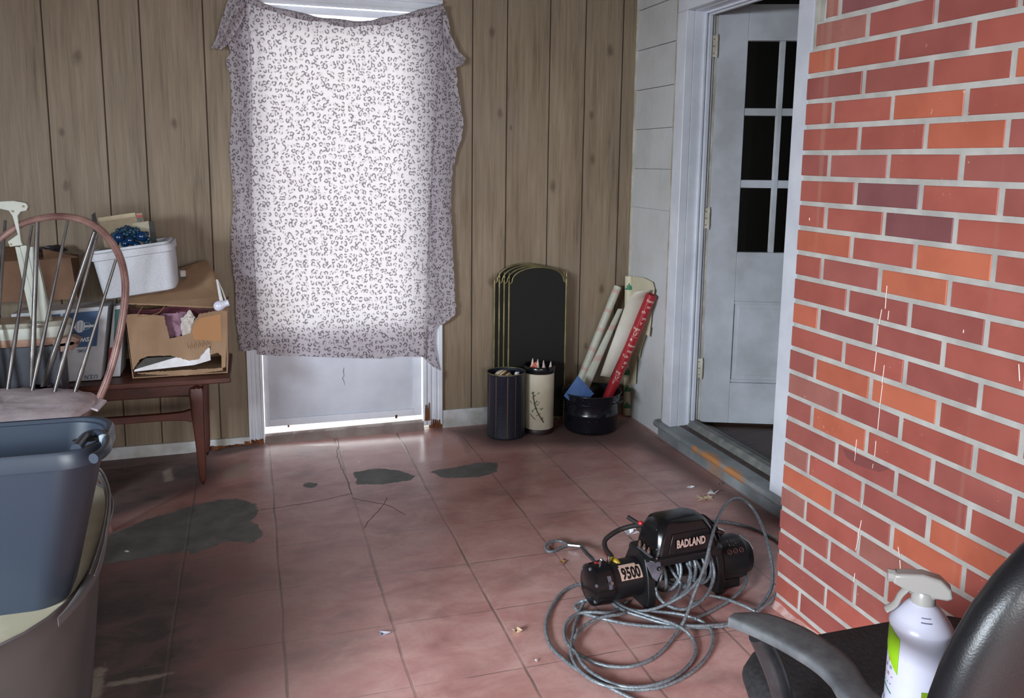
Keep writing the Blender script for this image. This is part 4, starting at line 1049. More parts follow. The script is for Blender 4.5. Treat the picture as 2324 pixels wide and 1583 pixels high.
# ------------------------------------------------------------------ cartons on the table
def mk_card(name, a, b): 
    m = Mt(name, rough=.8); v = m.coords('Object'); n1 = m.noise(v, 6, 5); n2 = m.noise(m.coords('Object', (140, 140, 4)), 1.0, 2)
    m.base(m.mix(m.math('MULTIPLY', n2, .2), m.ramp(n1, [(.35, a), (.65, b)]), S(120,92,66))); m.bump(n2, .08, .002); return m.m
M_card = mk_card('brown_corrugated_card', S(146,116,90), S(168,138,110)); M_card2 = mk_card('dark_brown_card', S(112,82,64), S(134,102,80))
M_tape = Mt('brown_parcel_tape', S(178,130,88), .25).m; M_whitebox = speckled('white_print_card', S(178,180,186), S(200,202,208), .5, 10)
M_mauve = speckled('mauve_cloth', S(120,84,104), S(158,122,140), .85, 14, bump=.4); M_lace = speckled('white_lace', S(186,176,168), S(214,206,200), .85, 60, bump=.5)
M_inkblue = Mt('blue_print', S(52,84,124), .5).m; M_green = Mt('dark_green_print', S(30,82,78), .5).m
YT = FY+.03     # front plane of the boxes
def pt(x, y, Y): return tuple(float(c) for c in on(x, y, 1, Y))
def ragged(pts, amp, seed, step=.006):
    out = []
    for i in range(len(pts)):
        a, b = np.array(pts[i], float), np.array(pts[(i+1) % len(pts)], float)
        if len(pts[i]) > 3 and pts[i][3]:
            n = max(2, int(np.linalg.norm(b[:3]-a[:3])/step))
            for k in range(n):
                q = a[:3]+(b[:3]-a[:3])*k/n; out.append((q[0]+amp*mnoise.noise(Vector((k*1.7, seed, i))), q[1], q[2]+amp*mnoise.noise(Vector((seed, k*1.9, i)))))
        else: out.append(tuple(a[:3]))
    return out
# big torn carton
bx = thing('cardboard_box', 'large torn brown cardboard box with mauve cloth inside, at the right end of the table', 'box', (-.29, 3.60, TZ))
BZ = TZ+.001
def pr(x, y, Y, rag=0): p = pt(x, y, Y); return (p[0], p[1], max(p[2], BZ), rag)
outer = [pr(300,842,YT), pr(282,715,YT), pr(300,712,YT,1), pr(372,716,YT,1), pr(380,745,YT,1), pr(385,768,YT,1), pr(432,757,YT,1), pr(436,735,YT,1), pr(452,712,YT,1), pr(500,703,YT), pr(516,696,YT), pr(505,832,YT,1),
         pr(505,808,YT,1), pr(493,800,YT,1), pr(476,806,YT,1), pr(478,784,YT,1), pr(466,794,YT,1), pr(450,815,YT,1), pr(430,818,YT,1), pr(385,806,YT,1), pr(335,808,YT,1), pr(318,815,YT,1), pr(308,830,YT,1)]
mb = MB(); mb.prism(ragged(outer, .004, 3), (0, .004, 0)); mb.build('torn_front', M_card, bx)
x0b, x1b, z1b = pt(300,842,YT)[0], pt(516,832,YT)[0], pt(500,700,YT)[2]
xt0, xt1 = pt(282,715,YT)[0], pt(516,696,YT)[0]
mb = MB(); mb.bb(x0b, x1b, YT+.002, YT+.30, BZ, BZ+.004); mb.prism([(x0b,YT+.30,BZ),(x1b,YT+.30,BZ),(xt1,YT+.30,z1b),(xt0,YT+.30,z1b)], (0,.004,0))
mb.prism([(x0b,YT,BZ),(xt0,YT,z1b-.01),(xt0,YT+.30,z1b),(x0b,YT+.30,BZ)], (.004,0,0)); mb.prism([(x1b,YT,BZ),(xt1,YT,z1b),(xt1,YT+.30,z1b),(x1b,YT+.30,BZ)], (-.004,0,0))
mb.build('box_side', M_card, bx)
# right edge strip left standing, and torn bottom lip
mb = MB(); mb.prism([pt(500,703,YT-.001), pt(516,696,YT-.001), pt(512,832,YT-.001), pt(503,836,YT-.001)], (0,.003,0)); mb.build('corner_strip', M_card, bx)
mb = MB(); mb.prism(ragged([(*pt(310,846,YT-.004),1), (*pt(505,834,YT-.004),0), (*pt(506,840,YT-.004),1), (*pt(420,852,YT-.004),1), (*pt(315,848,YT-.004),0)], .004, 9), (0,.006,0)); mb.build('torn_bottom_edge', M_card, bx)
# top flap folded back towards the wall
flap = [pt(287,690,YT+.01), pt(505,700,YT+.0), pt(503,675,YT+.06), pt(492,628,YT+.20), pt(470,592,YT+.29), pt(452,596,YT+.29), pt(405,612,YT+.27), pt(330,640,YT+.2), pt(300,668,YT+.08)]
q = []
for i, p in enumerate(flap): q.append((*p, 1 if i in (0,) else 0))
mb = MB(); mb.prism(ragged(q, .004, 5), (0, .001, .004)); mb.build('lid_flap', M_card, bx)
mb = MB(); mb.prism([pt(436,748,YT-.002), pt(452,722,YT-.002), pt(500,712,YT-.002), pt(503,775,YT-.002), pt(470,772,YT-.002), pt(440,770,YT-.002)], (0,.0015,0)); mb.build('parcel_tape', M_tape, bx)
mb = MB()
for i in range(6): mb.tube([pt(425+i*9, 778-i*1.5, YT-.001), pt(428+i*9, 790-i*2, YT-.001), pt(432+i*9, 782-i*1.5, YT-.001), pt(434+i*9,793-i*2,YT-.001)], .0007, 4)
mb.build('faded_print', Mt('faded_box_print', S(136,100,74), .8).m, bx)
# contents seen through the tears
crumple('folded_cloth', (pt(398,722,YT+.05)[0], YT+.075, BZ+.175), (.07,.045,.085), M_mauve, 31, 'mauve cloth showing through the tear of the large cardboard box', 'cloth')
crumple('lace_cloth', (pt(428,722,YT+.03)[0], YT+.022, BZ+.190), (.030,.014,.055), M_lace, 37, 'white lace cloth beside the mauve cloth in the torn cardboard box', 'cloth')
mb = MB(); mb.grid(lambda u, v: tuple(V3(pt(295+u*205, 700+4*math.sin(u*9)+v*14, YT+.03+.04*v))), 20, 4); tag(mb.build('dark_red_cloth', speckled('dark_red_cloth', S(70,30,40), S(110,54,66), .85, 30), solid=.004), 'dark red cloth along the top slit of the torn cardboard box', 'cloth')
mb = MB(); mb.prism([pt(306,833,YT+.006), pt(330,812,YT+.02), pt(420,806,YT+.02), pt(456,806,YT+.006), pt(312,836,YT+.006)], (0,.006,0)); tag(mb.build('folder', speckled('dark_grey_folder', S(60,60,58), S(82,80,76), .7, 20)), 'dark grey folder lying in the bottom tear of the cardboard box', 'folder')
mb = MB(); mb.prism([pt(304,843,YT+.003), pt(306,838,YT+.003), pt(476,788,YT+.003), pt(478,817,YT+.003), pt(440,828,YT+.003)], (0,.002,0)); tag(mb.build('paper_stack', M_paper), 'white papers sticking out of the bottom tear of the cardboard box', 'paper')
# string
mb = MB(); mb.tube(cr([pt(324,695,YT-.002), pt(312,716,YT-.004), pt(335,716,YT-.004), pt(360,709,YT-.004), pt(374,694,YT-.002)], .004), .0012, 6); tag(mb.build('string', Mt('jute_string', S(150,124,84), .9).m), 'thin jute string looping out of the top tear of the cardboard box', 'string')
# bulb on the corner of the carton
lb = thing('light_bulb', 'white frosted bulb with clear arm hanging at the right corner of the cardboard box', 'light bulb', pt(500,692,YT-.03))
c = V3(pt(502,692,YT-.035)); ax = Vector((.92, .0, .30)).normalized()
mb = MB(); mb.lathe([(0,-.030),(.012,-.027),(.019,-.018),(.021,-.008),(.018,.003),(.0135,.014),(.013,.024),(.0125,.030),(0,.031)], c, 24, axis=ax); mb.build('bulb', Mt('frosted_white_glass', S(214,216,232), .15).m, lb, smooth=60)
mb = MB(); t = V3(pt(494,634,YT+.01)); e = V3(pt(513,682,YT-.02)); mb.tube([t, (t+e)/2+Vector((.002,0,0)), e], [.001,.003,.004], 8); mb.build('arm', Mt('grey_clip', S(176,172,164), .4).m, lb, smooth=60)
mb = MB(); mb.prism([pt(490,634,YT+.07), pt(494,634,YT+.07), pt(508,688,YT+.02), pt(500,694,YT+.02)], (0,.003,0)); tag(mb.build('paper_sheet', M_paper), 'white paper edge sticking up behind the bulb at the carton corner', 'paper')

# blue and white printed carton
def face_fn(p00, p10, p01, p11):
    A, B_, C_, D_ = (V3(p) for p in (p00, p10, p01, p11))
    return lambda u, v: tuple((A*(1-u)+B_*u)*(1-v)+(C_*(1-u)+D_*u)*v)
Yb = YT+.01
bb_ = thing('printed_box', 'white carton with blue label and upside down lettering beside the torn brown box', 'box', (-.70, Yb+.12, TZ))
c00, c10, c01, c11 = pt(30,852,Yb), pt(228,843,Yb), pt(25,713,Yb), pt(246,694,Yb)
c00 = (c00[0], c00[1], BZ); c10 = (c10[0], c10[1], BZ)
mb = MB(); mb.prism([c00, c10, c11, c01], (0, .15, 0)); mb.build('carton', M_whitebox, bb_, bevel=.002)
ff = face_fn(c00, c10, c01, c11)
def frect(mb, u0, u1, v0, v1, k=.0012):
    q = [V3(ff(u, v))+Vector((0, -k, 0)) for u, v in ((u0,v0),(u1,v0),(u1,v1),(u0,v1))]; mb.add(q, [(0,1,2,3)])
mb = MB(); frect(mb, .10, .50, .56, .95); frect(mb, .53, .915, .47, .95); mb.build('blue_label', M_inkblue, bb_)
mb = MB()
frect(mb, .30, .90, .735, .765, .002)
def flip_fn(cu, cv, su=.22, sv=.17):
    # lettering stands on its head on this carton
    return lambda x, y: tuple(V3(ff(cu-x/su*1.0, cv-y/sv*1.0))+Vector((0,-.0022,0)))
add_text(mb, 'SW', .020, flip_fn(.775, .575, .30, .25), bold=.0008)
mb.build('white_lettering', Mt('white_ink', S(214,218,222), .5).m, bb_)
mb = MB(); add_text(mb, 'U.S.N', .020, flip_fn(.88, .055, .30, .25), bold=.0005); mb.build('grey_lettering', Mt('grey_ink_dark', S(80,92,116), .5).m, bb_); mb = MB(); add_text(mb, 'USML', .016, flip_fn(.76, .42, .30, .25), bold=.0003); mb.build('grey_lettering', Mt('grey_ink', S(90,104,128), .5).m, bb_)
# globe emblem with its ring
mb = MB(); cu, cv = .715, .755
q = [V3(ff(cu+.055*math.cos(2*PI*k/24), cv+.085*math.sin(2*PI*k/24)))+Vector((0,-.0026,0)) for k in range(24)]; mb.add(q, [tuple(range(24))])
mb.tube([V3(ff(cu+.06+.055*math.cos(2*PI*k/24), cv+.045*math.sin(2*PI*k/24)))+Vector((0,-.003,0)) for k in range(24)], .0008, 5, closed=True)
mb.build('globe_emblem', Mt('emblem_white', S(206,212,220), .5).m, bb_)
mb = MB()
for k in (-.03, 0, .03): mb.tube([V3(ff(cu+k, cv-.06))+Vector((0,-.0034,0)), V3(ff(cu+k*1.3, cv+.06))+Vector((0,-.0034,0))], .0007, 4)
mb.build('emblem_line', M_inkblue, bb_)
# white and green carton squeezed between the two
Yg = YT+.05
gb_ = thing('printed_box', 'white and dark green carton squeezed between the blue label box and the torn box', 'box', (pt(255,780,Yg)[0], Yg+.08, TZ))
q = [pt(240,846,Yg), pt(272,842,Yg), pt(284,690,Yg), pt(258,695,Yg)]; q[0] = (q[0][0], Yg, BZ); q[1] = (q[1][0], Yg, BZ)
mb = MB(); mb.prism(q, (0,.16,0)); mb.build('carton', M_whitebox, gb_, bevel=.0015)
mb = MB(); mb.prism([pt(258,774,Yg-.001), pt(276,772,Yg-.001), pt(283,700,Yg-.001), pt(261,702,Yg-.001)], (0,.001,0)); mb.build('green_panel', M_green, gb_)
mb = MB(); mb.prism([pt(244,843,Yg-.001), pt(256,843,Yg-.001), pt(258,788,Yg-.001), pt(247,788,Yg-.001)], (0,.001,0)); mb.build('red_panel', Mt('dull_red_print', S(124,52,58), .6).m, gb_)

# foam cooler
cl = thing('foam_cooler', 'open white foam cooler tilted on top of the table boxes, filled with blue grapes', 'cooler', (-.43, YT+.12, .76))
Yc = YT-.01
fl0, fr0, fr1, fl1 = pt(236,687,Yc), pt(398,655,Yc), pt(386,552,Yc), pt(204,578,Yc)
bl_, br_ = V3(fl0), V3(fr0); upv = (V3(fl1)+V3(fr1)-bl_-br_)/2; hgt = upv.length; upn = upv.normalized()
axu = (V3(fr1)-V3(fl1)).normalized(); wid_t = (V3(fr1)-V3(fl1)).length; wid_b = (br_-bl_).length
axd = axu.cross(upn)*-1
if axd.y < 0: axd = -axd
cm = (bl_+br_)/2; ct_ = (V3(fl1)+V3(fr1))/2; dpt = .235
def cring(t, w, d, r, inset=0, lift=0):
    base = cm+(ct_-cm)*t; ctr = base+axd*(dpt/2)
    return [ctr+axu*x+axd*y+upn*lift for x, y in rrect(w-2*inset, d-2*inset, r, 6)]
mb = MB(); wb_, wt_ = wid_b*1.02, wid_t*1.03
rings = [cring(0, wb_-.03, dpt-.05, .03), cring(.03, wb_-.008, dpt-.028, .032), cring(.10, wb_, dpt-.02, .034), cring(.83, wt_-.012, dpt-.004, .03), cring(.85, wt_, dpt+.004, .03), cring(.985, wt_, dpt+.004, .03), cring(1.0, wt_-.004, dpt-.004, .028),
         cring(1.0, wt_, dpt, .024, .010), cring(1.05, wt_, dpt, .024, .012), cring(1.05, wt_, dpt, .020, .026), cring(.30, wb_, dpt-.02, .02, .026)]
mb.loft(rings); mb.build('body', speckled('white_foam', S(198,202,210), S(212,215,222), .7, 160, bump=.05), cl, smooth=40)
# grape cluster ornament
gr = thing('grape_ornament', 'cluster of glossy blue glass grapes resting in the foam cooler', 'ornament', pt(295,545,Yc+.12))
M_blue = Mt('blue_glass', S(16,52,92), .12, 0, .8).m; M_blue2 = Mt('dark_blue_leaves', S(28,62,84), .35).m
rnd = random.Random(12)
for (px, py, rr) in ((270,538,.021),(322,536,.021),(296,545,.018),(284,552,.016),(310,556,.016),(262,552,.014)):
    mb = MB(); mb.ell(pt(px, py, Yc+.09), (rr, rr, rr), 18, 12); mb.build('glass_ball', M_blue, gr, smooth=80)
mb = MB()
for i in range(80):
    px = rnd.uniform(256, 338); py = 512+abs(px-292)*.42+rnd.uniform(0, 22)
    mb.ell(pt(px, py, Yc+.10+rnd.uniform(-.01,.02)), (.0085,)*3, 10, 7)
b_ = mb.build('small_bead', M_blue2, gr, smooth=80); b_['kind'] = 'stuff'
# framed cards standing in the cooler
def card(name, quad, Y, mat, label, th=.006, extra=None):
    t = thing(name, label, 'card', pt(quad[0][0], quad[0][1], Y))
    mb = MB(); mb.prism([pt(x, y, Y) for x, y in quad], (0, th, 0)); mb.build('panel', mat, t)
    if extra: extra(t)
    return t
M_pal = speckled('pale_wood_frame', S(176,160,128), S(196,182,152), .5, 14); M_kraft = speckled('buff_card', S(158,142,116), S(178,164,140), .7, 10)
def ex1(t):
    mb = MB(); mb.prism([pt(*p, Yc+.172) for p in ((222,494),(306,482),(308,491),(224,503))], (0,.004,0)); mb.build('top_rail', M_pal, t)
    mb = MB(); mb.prism([pt(*p, Yc+.170) for p in ((309,488),(321,487),(323,493),(310,494))], (0,.004,0)); mb.build('red_tag', Mt('red_tag', S(190,84,80), .6).m, t)
    mb = MB(); mb.prism([pt(*p, Yc+.170) for p in ((310,494),(321,493),(322,503),(312,503))], (0,.004,0)); mb.build('green_tag', Mt('greenish_tag', S(104,116,110), .6).m, t)
card('framed_card', ((224,494),(322,483),(338,560),(240,575)), Yc+.176, M_kraft, 'buff framed card standing at the back of the foam cooler', extra=ex1)
def ex2(t):
    mb = MB(); mb.prism([pt(*p, Yc+.148) for p in ((337,502),(346,502),(357,556),(344,560))], (0,.012,0)); mb.build('dark_spine', Mt('black_spine', S(26,26,30), .4).m, t)
card('picture_card', ((300,507),(338,501),(342,552),(318,566)), Yc+.150, speckled('cream_card', S(190,184,160), S(206,200,180), .6, 10), 'cream card with black spine behind the blue grapes, right side of the cooler', extra=ex2)
mb = MB(); mb.prism([pt(*p, Yc+.19) for p in ((208,487),(215,482),(222,520),(214,540),(210,510))], (0,.010,0)); tag(mb.build('dark_album', Mt('dark_album', S(36,36,44), .4).m), 'dark narrow album corner sticking up at the left of the foam cooler', 'album')
mb = MB(); mb.box(pt(414,620,YT+.17), (.022,.03,.026), rot_z(.3)); o = mb.build('plastic_clip', Mt('clip_white', S(196,192,186), .5).m, bevel=.004)
mb = MB(); mb.box(pt(417,628,YT+.175), (.018,.02,.012)); mb.build('dark_base', M_black, o)
tag(o, 'small white plastic clip lying on the carton flap just right of the cooler', 'clip')

# dark brown carton and black bags at the back left
mb = MB(); Yd = 3.70; mb.prism([pt(-90,690,Yd), pt(176,678,Yd), pt(160,585,Yd), pt(-90,600,Yd)], (0,.15,0)); o = mb.build('carton', M_card2)
dk = thing('cardboard_box', 'dark brown cardboard box at the back left behind the chair spindles', 'box', (pt(60,680,Yd)[0], Yd+.08, pt(60,685,Yd)[2])); o.parent = dk; o.matrix_parent_inverse = Matrix.Translation(-dk.location)
mb = MB(); mb.prism([pt(-90,600,Yd), pt(62,592,Yd), pt(66,560,Yd+.14), pt(-90,562,Yd+.14)], (0,.002,.003)); mb.prism([pt(176,584,Yd), pt(100,590,Yd), pt(96,566,Yd+.04), pt(130,572,Yd+.04)], (0,.002,.003)); f_ = mb.build('lid_flap', M_card2); f_.parent = dk; f_.matrix_parent_inverse = Matrix.Translation(-dk.location)
M_bag = speckled('black_bin_liner', S(22,22,26), S(40,40,46), .35, 12, bump=.6)
crumple('plastic_bag', (-.85, 3.77, BZ+.10), (.30,.055,.085), M_bag, 41, 'black plastic bag behind the blue label carton on the table', 'bag')
crumple('plastic_bag', (pt(118,578,3.80)[0], 3.83, pt(118,574,3.8)[2]+.012), (.045,.03,.018), M_bag, 47, 'scrap of black plastic on top of the dark brown box', 'bag')

# white plastic stand with round layered base
M_plas = speckled('old_white_plastic', S(188,192,182), S(206,208,198), .4, 10)
st = thing('plastic_stand', 'white plastic stand with curved top handle, slanting column and round layered base behind the chair', 'stand', (-.86, 3.36, .5))
Yw = 3.315
mb = MB(); q = [(-60,468),(-20,458),(30,455),(58,460),(64,468),(60,478),(47,480),(40,490),(42,505),(48,548),(52,556),(22,560),(17,548),(40,532),(28,490),(20,478),(0,474),(-60,482)]
mb.prism([pt(x, y, Yw) for x, y in q], (0, .03, 0)); mb.build('handle', M_plas, st, bevel=.002)
for x, y in ((52,468),(28,479),(23,554)):
    mb = MB(); mb.lathe([(0,.0),(.0035,.0),(.0035,.003),(0,.003)], pt(x, y, Yw-.002), 8, axis=(0,-1,0)); mb.build('screw', M_brass, st)
for a in ((34,560,45,560,88,735,72,735),(62,560,78,560,118,735,96,735),(45,558,60,556,97,735,88,735)):
    mb = MB(); mb.prism([pt(a[0],a[1],Yw+.005), pt(a[2],a[3],Yw+.005), pt(a[4],a[5],Yw+.005), pt(a[6],a[7],Yw+.005)], (0,.025,0)); mb.build('column_slat', M_plas, st, bevel=.001)
bc = V3((pt(30,760,Yw)[0], Yw+.035, 0)); zt_ = pt(30,738,Yw-.03)[2]
for (za, zb2, rr, mt_) in ((zt_-.012, zt_+.006, .185, speckled('clouded_clear_plastic', S(150,148,134), S(174,170,156), .2, 10)), (zt_-.052, zt_-.012, .178, M_plas), (zt_-.078, zt_-.052, .175, speckled('pinkish_wood', S(150,116,98), S(172,136,116), .5, 12))):
    mb = MB(); mb.lathe([(0,za),(rr-.004,za),(rr,za+.004),(rr,zb2-.004),(rr-.004,zb2),(0,zb2)], (bc.x,bc.y,0), 56, sy=.42); mb.build('base_layer', mt_, st, smooth=45)
for z0_, z1_, x1_ in ((775,780,182),(787,792,178)):
    mb = MB(); mb.prism([pt(120,z0_-4,Yw-.02), pt(165,z0_-12,Yw-.02), pt(x1_,z0_-4,Yw-.02), pt(165,z1_+2,Yw-.02), pt(120,z1_+8,Yw-.02)], (0,.05,0)); mb.build('pointed_slat', speckled('pink_wood_slat', S(140,108,96), S(166,132,116), .5, 12), st)
z_b = zt_-.079
mb = MB(); mb.bb(bc.x-.16, bc.x+.15, Yw-.025, Yw+.09, fl(-.9), z_b-.001); o = mb.build('storage_box', speckled('slate_grey_box', S(56,60,70), S(70,74,84), .5, 10), bevel=.005)
tag(o, 'tall dark slate grey box under the round base of the white plastic stand', 'box')

# ------------------------------------------------------------------ brace-back windsor chair
M_bow = speckled('worn_reddish_varnish', S(112,78,74), S(160,124,116), .32, 14, spec=.7); M_spin = speckled('dark_green_black_varnish', S(62,58,58), S(104,98,96), .22, 10, spec=.8)
WS = .480
wbp = on(225, 905, 2, WS); th = math.radians(20); uW = Vector((-math.cos(th), math.sin(th), 0)); bkW = Vector((math.sin(th), math.cos(th), 0)); lW = math.radians(16)
vW = bkW*math.sin(lW)+Vector((0,0,math.cos(lW))); nW = np.array(uW.cross(vW))
def wp(x, y, back=0): return V3(onplane(x, y, np.array(wbp)+np.array(bkW)*back, nW))
B0 = V3(wbp); AC = .225       # axis of symmetry along u
wc_ = thing('windsor_chair', 'hoop back windsor chair with worn reddish bow and dark spindles before the table', 'chair', (float(B0.x)+uW.x*AC+(-bkW).x*.2, float(B0.y)+uW.y*AC+(-bkW).y*.2, fl(-.7)))
right = [wp(x, y) for x, y in ((224,908),(243,862),(262,800),(276,735),(284,672),(283,628),(272,583),(252,548),(222,517),(180,497),(125,491),(62,503),(24,524),(-8,548))]
ab = [((p-B0).dot(uW), (p-B0).dot(vW)) for p in right]
amax = ab[-1][0]
mir = [(2*AC-a, b) for a, b in ab[:8] if 2*AC-a > amax-.02][::-1]
pts = [B0+uW*a+vW*b for a, b in ab]+[B0+uW*(a+.02)+vW*b for a, b in mir if b < ab[-1][1]-.01]
path = cr(pts, .008); mb = MB(); mb.tube(path, .0125, 14, flat=(1.0, .82)); 
mb.build('bow', M_bow, wc_, smooth=70)
mb = MB(); path2 = [Vector(p)-bkW*.0098-vW*0 for p in path]; mb.tube(path2, .0032, 8); mb.build('bow_bead', M_bow, wc_, smooth=70)
def spindle(a, b, r0=.0085, r1=.0048, name='spindle'):
    d_ = (b-a).normalized(); b = b+d_*.012; a = a-d_*.03
    mb = MB(); n = 24; P = [a+(b-a)*i/n for i in range(n+1)]; R_ = []
    for i in range(n+1):
        t = i/n; r_ = r0*(.72+.28*math.sin(PI*min(t/.45, 1)))*(1-t)+r1*t
        if .20 < t < .23: r_ *= 1.18
        R_.append(r_)
    mb.tube(P, R_, 12); mb.build(name, M_spin, wc_, smooth=70)
for bx_, by_, tx_, ty_ in ((169,894,261,596),(125,886,218,541),(75,878,152,508),(19,872,71,518),(-34,868,4,552)): spindle(wp(bx_, by_), wp(tx_, ty_))
for a_ in (.37, .42): spindle(B0+uW*a_, B0+uW*(a_+.02)+vW*(.60 if a_ < .4 else .55))
# two brace spindles running to the tailpiece behind the seat
tail = B0+uW*(AC-.01)+bkW*.11-Vector((0,0,.006))
for x, y, dx in ((83,512,0),(211,534,.03)):
    t_ = wp(x, y); q = wp({83:72,211:101}[x], 866, .06)
    spindle(q, t_+bkW*.004, .011, .008, 'brace_spindle')
mb = MB(); q1, q2 = wp(72,868,.06), wp(101,868,.06); c = (q1+q2)/2
mb.prism([c-uW*.055-bkW*.02+Vector((0,0,-.012)), c+uW*.055-bkW*.02+Vector((0,0,-.012)), c+uW*.03+bkW*.03+Vector((0,0,-.012)), c-uW*.03+bkW*.03+Vector((0,0,-.012)), c-uW*.04-bkW*.10+Vector((0,0,-.012)), ], (0,0,-.03)); mb.build('tailpiece', M_spin, wc_, bevel=.004)
# seat: shield shape under a worn cloth pad
sc_ = B0+uW*AC-bkW*.165
def srad(a):
    c, s_ = math.cos(a), math.sin(a); return 1/((abs(c)/.245)**2.6+(abs(s_)/.235)**2.6)**(1/2.6)
mb = MB(); N_ = 48
rings = [[sc_+uW*math.cos(2*PI*k/N_)*srad(2*PI*k/N_)*f+bkW*math.sin(2*PI*k/N_)*srad(2*PI*k/N_)*f+Vector((0,0,z)) for k in range(N_)] for f, z in ((.90,-.048),(.97,-.040),(1.0,-.022),(.985,-.012),(.95,-.008))]
mb.loft(rings); mb.build('seat', M_bow, wc_, smooth=50)
M_pad = speckled('matted_pale_cloth', S(208,196,204), S(232,220,224), .95, 16, bump=.7, detail=8)
mb = MB(); rings = []
for f, z in ((1.015,-.010),(1.045,-.004),(1.05,.004),(1.00,.014),(.85,.022),(.6,.026),(.3,.027),(.02,.027)):
    ring = []
    for k in range(N_):
        a = 2*PI*k/N_; rr = srad(a)*f*(1+.045*mnoise.noise(Vector((math.cos(a)*4, math.sin(a)*4, f)))*(1 if f > .9 else .3))
        zz = z+.007*mnoise.noise(Vector((math.cos(a)*f*5, math.sin(a)*f*5, 2)))
        ring.append(sc_+uW*math.cos(a)*rr+bkW*math.sin(a)*rr+Vector((0,0,zz)))
    rings.append(ring)
mb.loft(rings)
pd = mb.build('seat_pad', M_pad, wc_, smooth=80)
cn = V3(on(243,912,2,WS-.004)); mb = MB(); q0 = V3(on(205,903,2,WS)); q1 = V3(on(222,935,2,WS-.01))
mb.prism([q0, cn, q1, V3(on(190,925,2,WS))], (0,0,.008)); mb.build('pad_corner', M_pad, wc_, bevel=.003)
for su, sb in ((-1,-1),(1,-1),(-1,1),(1,1)):
    top = sc_+uW*su*.14+bkW*sb*.13+Vector((0,0,-.04)); bot = sc_+uW*su*.21+bkW*sb*.21; bot.z = fl(bot.x)
    mb = MB(); n = 20; P = [top+(bot-top)*i/n for i in range(n+1)]; mb.tube(P, [(.012+.008*math.sin(PI*min(1, i/n*1.3))*(1 if i/n < .77 else .4)) if i < n else .009 for i in range(n+1)], 12); mb.build('leg', M_bow, wc_, smooth=60)
for sb in (-1, 1):
    a = sc_+uW*-.175+bkW*sb*.0; 
mb = MB(); mb.tube([sc_+uW*-.172+bkW*0+Vector((0,0,-.26)), sc_+uW*.172+Vector((0,0,-.26))], .010, 10); mb.build('stretcher', M_bow, wc_, smooth=60)
for su in (-1, 1):
    mb = MB(); mb.tube([sc_+uW*su*.176-bkW*.172+Vector((0,0,-.26)), sc_+uW*su*.176+bkW*.172+Vector((0,0,-.26))], .009, 10); mb.build('side_stretcher', M_bow, wc_, smooth=60)

# ------------------------------------------------------------------ large grey tub with cream lining, rope handle
M_tub = speckled('dark_grey_tub', S(86,83,84), S(104,100,100), .55, 5); M_lin = speckled('cream_lining', S(176,170,146), S(204,198,176), .6, 8)
TR = .45; rimr = [tuple(on(x, y, 2, TR)[:2]) for x, y in ((-60,1478),(0,1466),(70,1432),(130,1390),(180,1318),(224,1225),(240,1160),(238,1100),(212,1064))]
ctr = (-.78, 1.965)
def tub_r(a):
    c, s_ = math.cos(a), math.sin(a); return 1/((abs(c)/.445)**3.4+(abs(s_)/.47)**3.4)**(1/3.4)
tub = thing('storage_tub', 'large dark grey tub with cream inner lining on the floor at the left edge', 'tub', (ctr[0], ctr[1], fl(-.7)))
def tring(f, z, d=0, n=64):
    return [(ctr[0]+math.cos(2*PI*k/n)*(tub_r(2*PI*k/n)*f+d), ctr[1]+math.sin(2*PI*k/n)*(tub_r(2*PI*k/n)*f+d), z) for k in range(n)]
zf = -.018
mb = MB(); mb.loft([tring(.80,zf,0),tring(.84,zf+.01),tring(.93,.36),tring(.955,.395),tring(.985,TR-.012),tring(1.0,TR-.004),tring(.995,TR),tring(.985,TR-.004),tring(.95,.40)], cap=False)
vs0 = tring(.80, zf); mb.add(vs0, [tuple(range(63,-1,-1))]); mb.build('shell', M_tub, tub, smooth=45)
mb = MB(); mb.loft([tring(.984,TR-.0035),tring(.968,TR-.012),tring(.945,TR-.030),tring(.93,TR-.036),tring(.86,TR-.038),tring(.70,TR-.038),tring(.1,TR-.037)], cap=True); mb.build('lining', M_lin, tub, smooth=60)
# broad moulded handle lip bowing over the right rim
mb = MB(); ho = [(200,1056),(216,1059),(236,1072),(250,1108),(252,1150),(246,1205),(237,1262),(219,1322),(194,1376),(166,1412)]; hi = [(203,1068),(213,1074),(226,1090),(237,1120),(238,1160),(227,1215),(208,1272),(188,1325),(170,1368),(158,1398)]
zz_ = [0,.004,.012,.016,.016,.012,.008,.004,.002,-.002]
Lo = cr([on(x, y, 2, TR+z) for (x, y), z in zip(ho, zz_)], .012); Li = cr([on(x, y, 2, TR+z) for (x, y), z in zip(hi, zz_)], .012)
def rs_(P, n):
    P = np.array(P); return [P[int(t)]+(P[min(int(t)+1, len(P)-1)]-P[int(t)])*(t-int(t)) for t in np.linspace(0, len(P)-1, n)]
Lo, Li = rs_(Lo, 60), rs_(Li, 60); rings = []
for k_, (o_, i_) in enumerate(zip(Lo, Li)):
    c = (o_+i_)/2+np.array([-.022,0,-.002])*max(0, (k_-44)/15)**2; w_ = (o_-i_)/2*min(1, .25+(60.5-k_)/20)
    rings.append([tuple(c+w_*math.copysign(abs(math.cos(a))**.7, math.cos(a))+np.array([0,0,1])*.009*math.sin(a)) for a in np.linspace(0, 2*PI, 16, endpoint=False)])
mb.loft(rings); hl = mb.build('handle_lip', M_tub, tub, smooth=60)
for t_ in (.35, .75):
    mb = MB(); mb.tube([tuple(i_+(o_-i_)*t_+np.array([0,0,.009])) for o_, i_ in zip(Lo, Li)][4:50], .0016, 6); mb.build('ridge', speckled('pale_grey_ridge', S(110,106,104), S(134,130,126), .5, 30), hl, smooth=60)

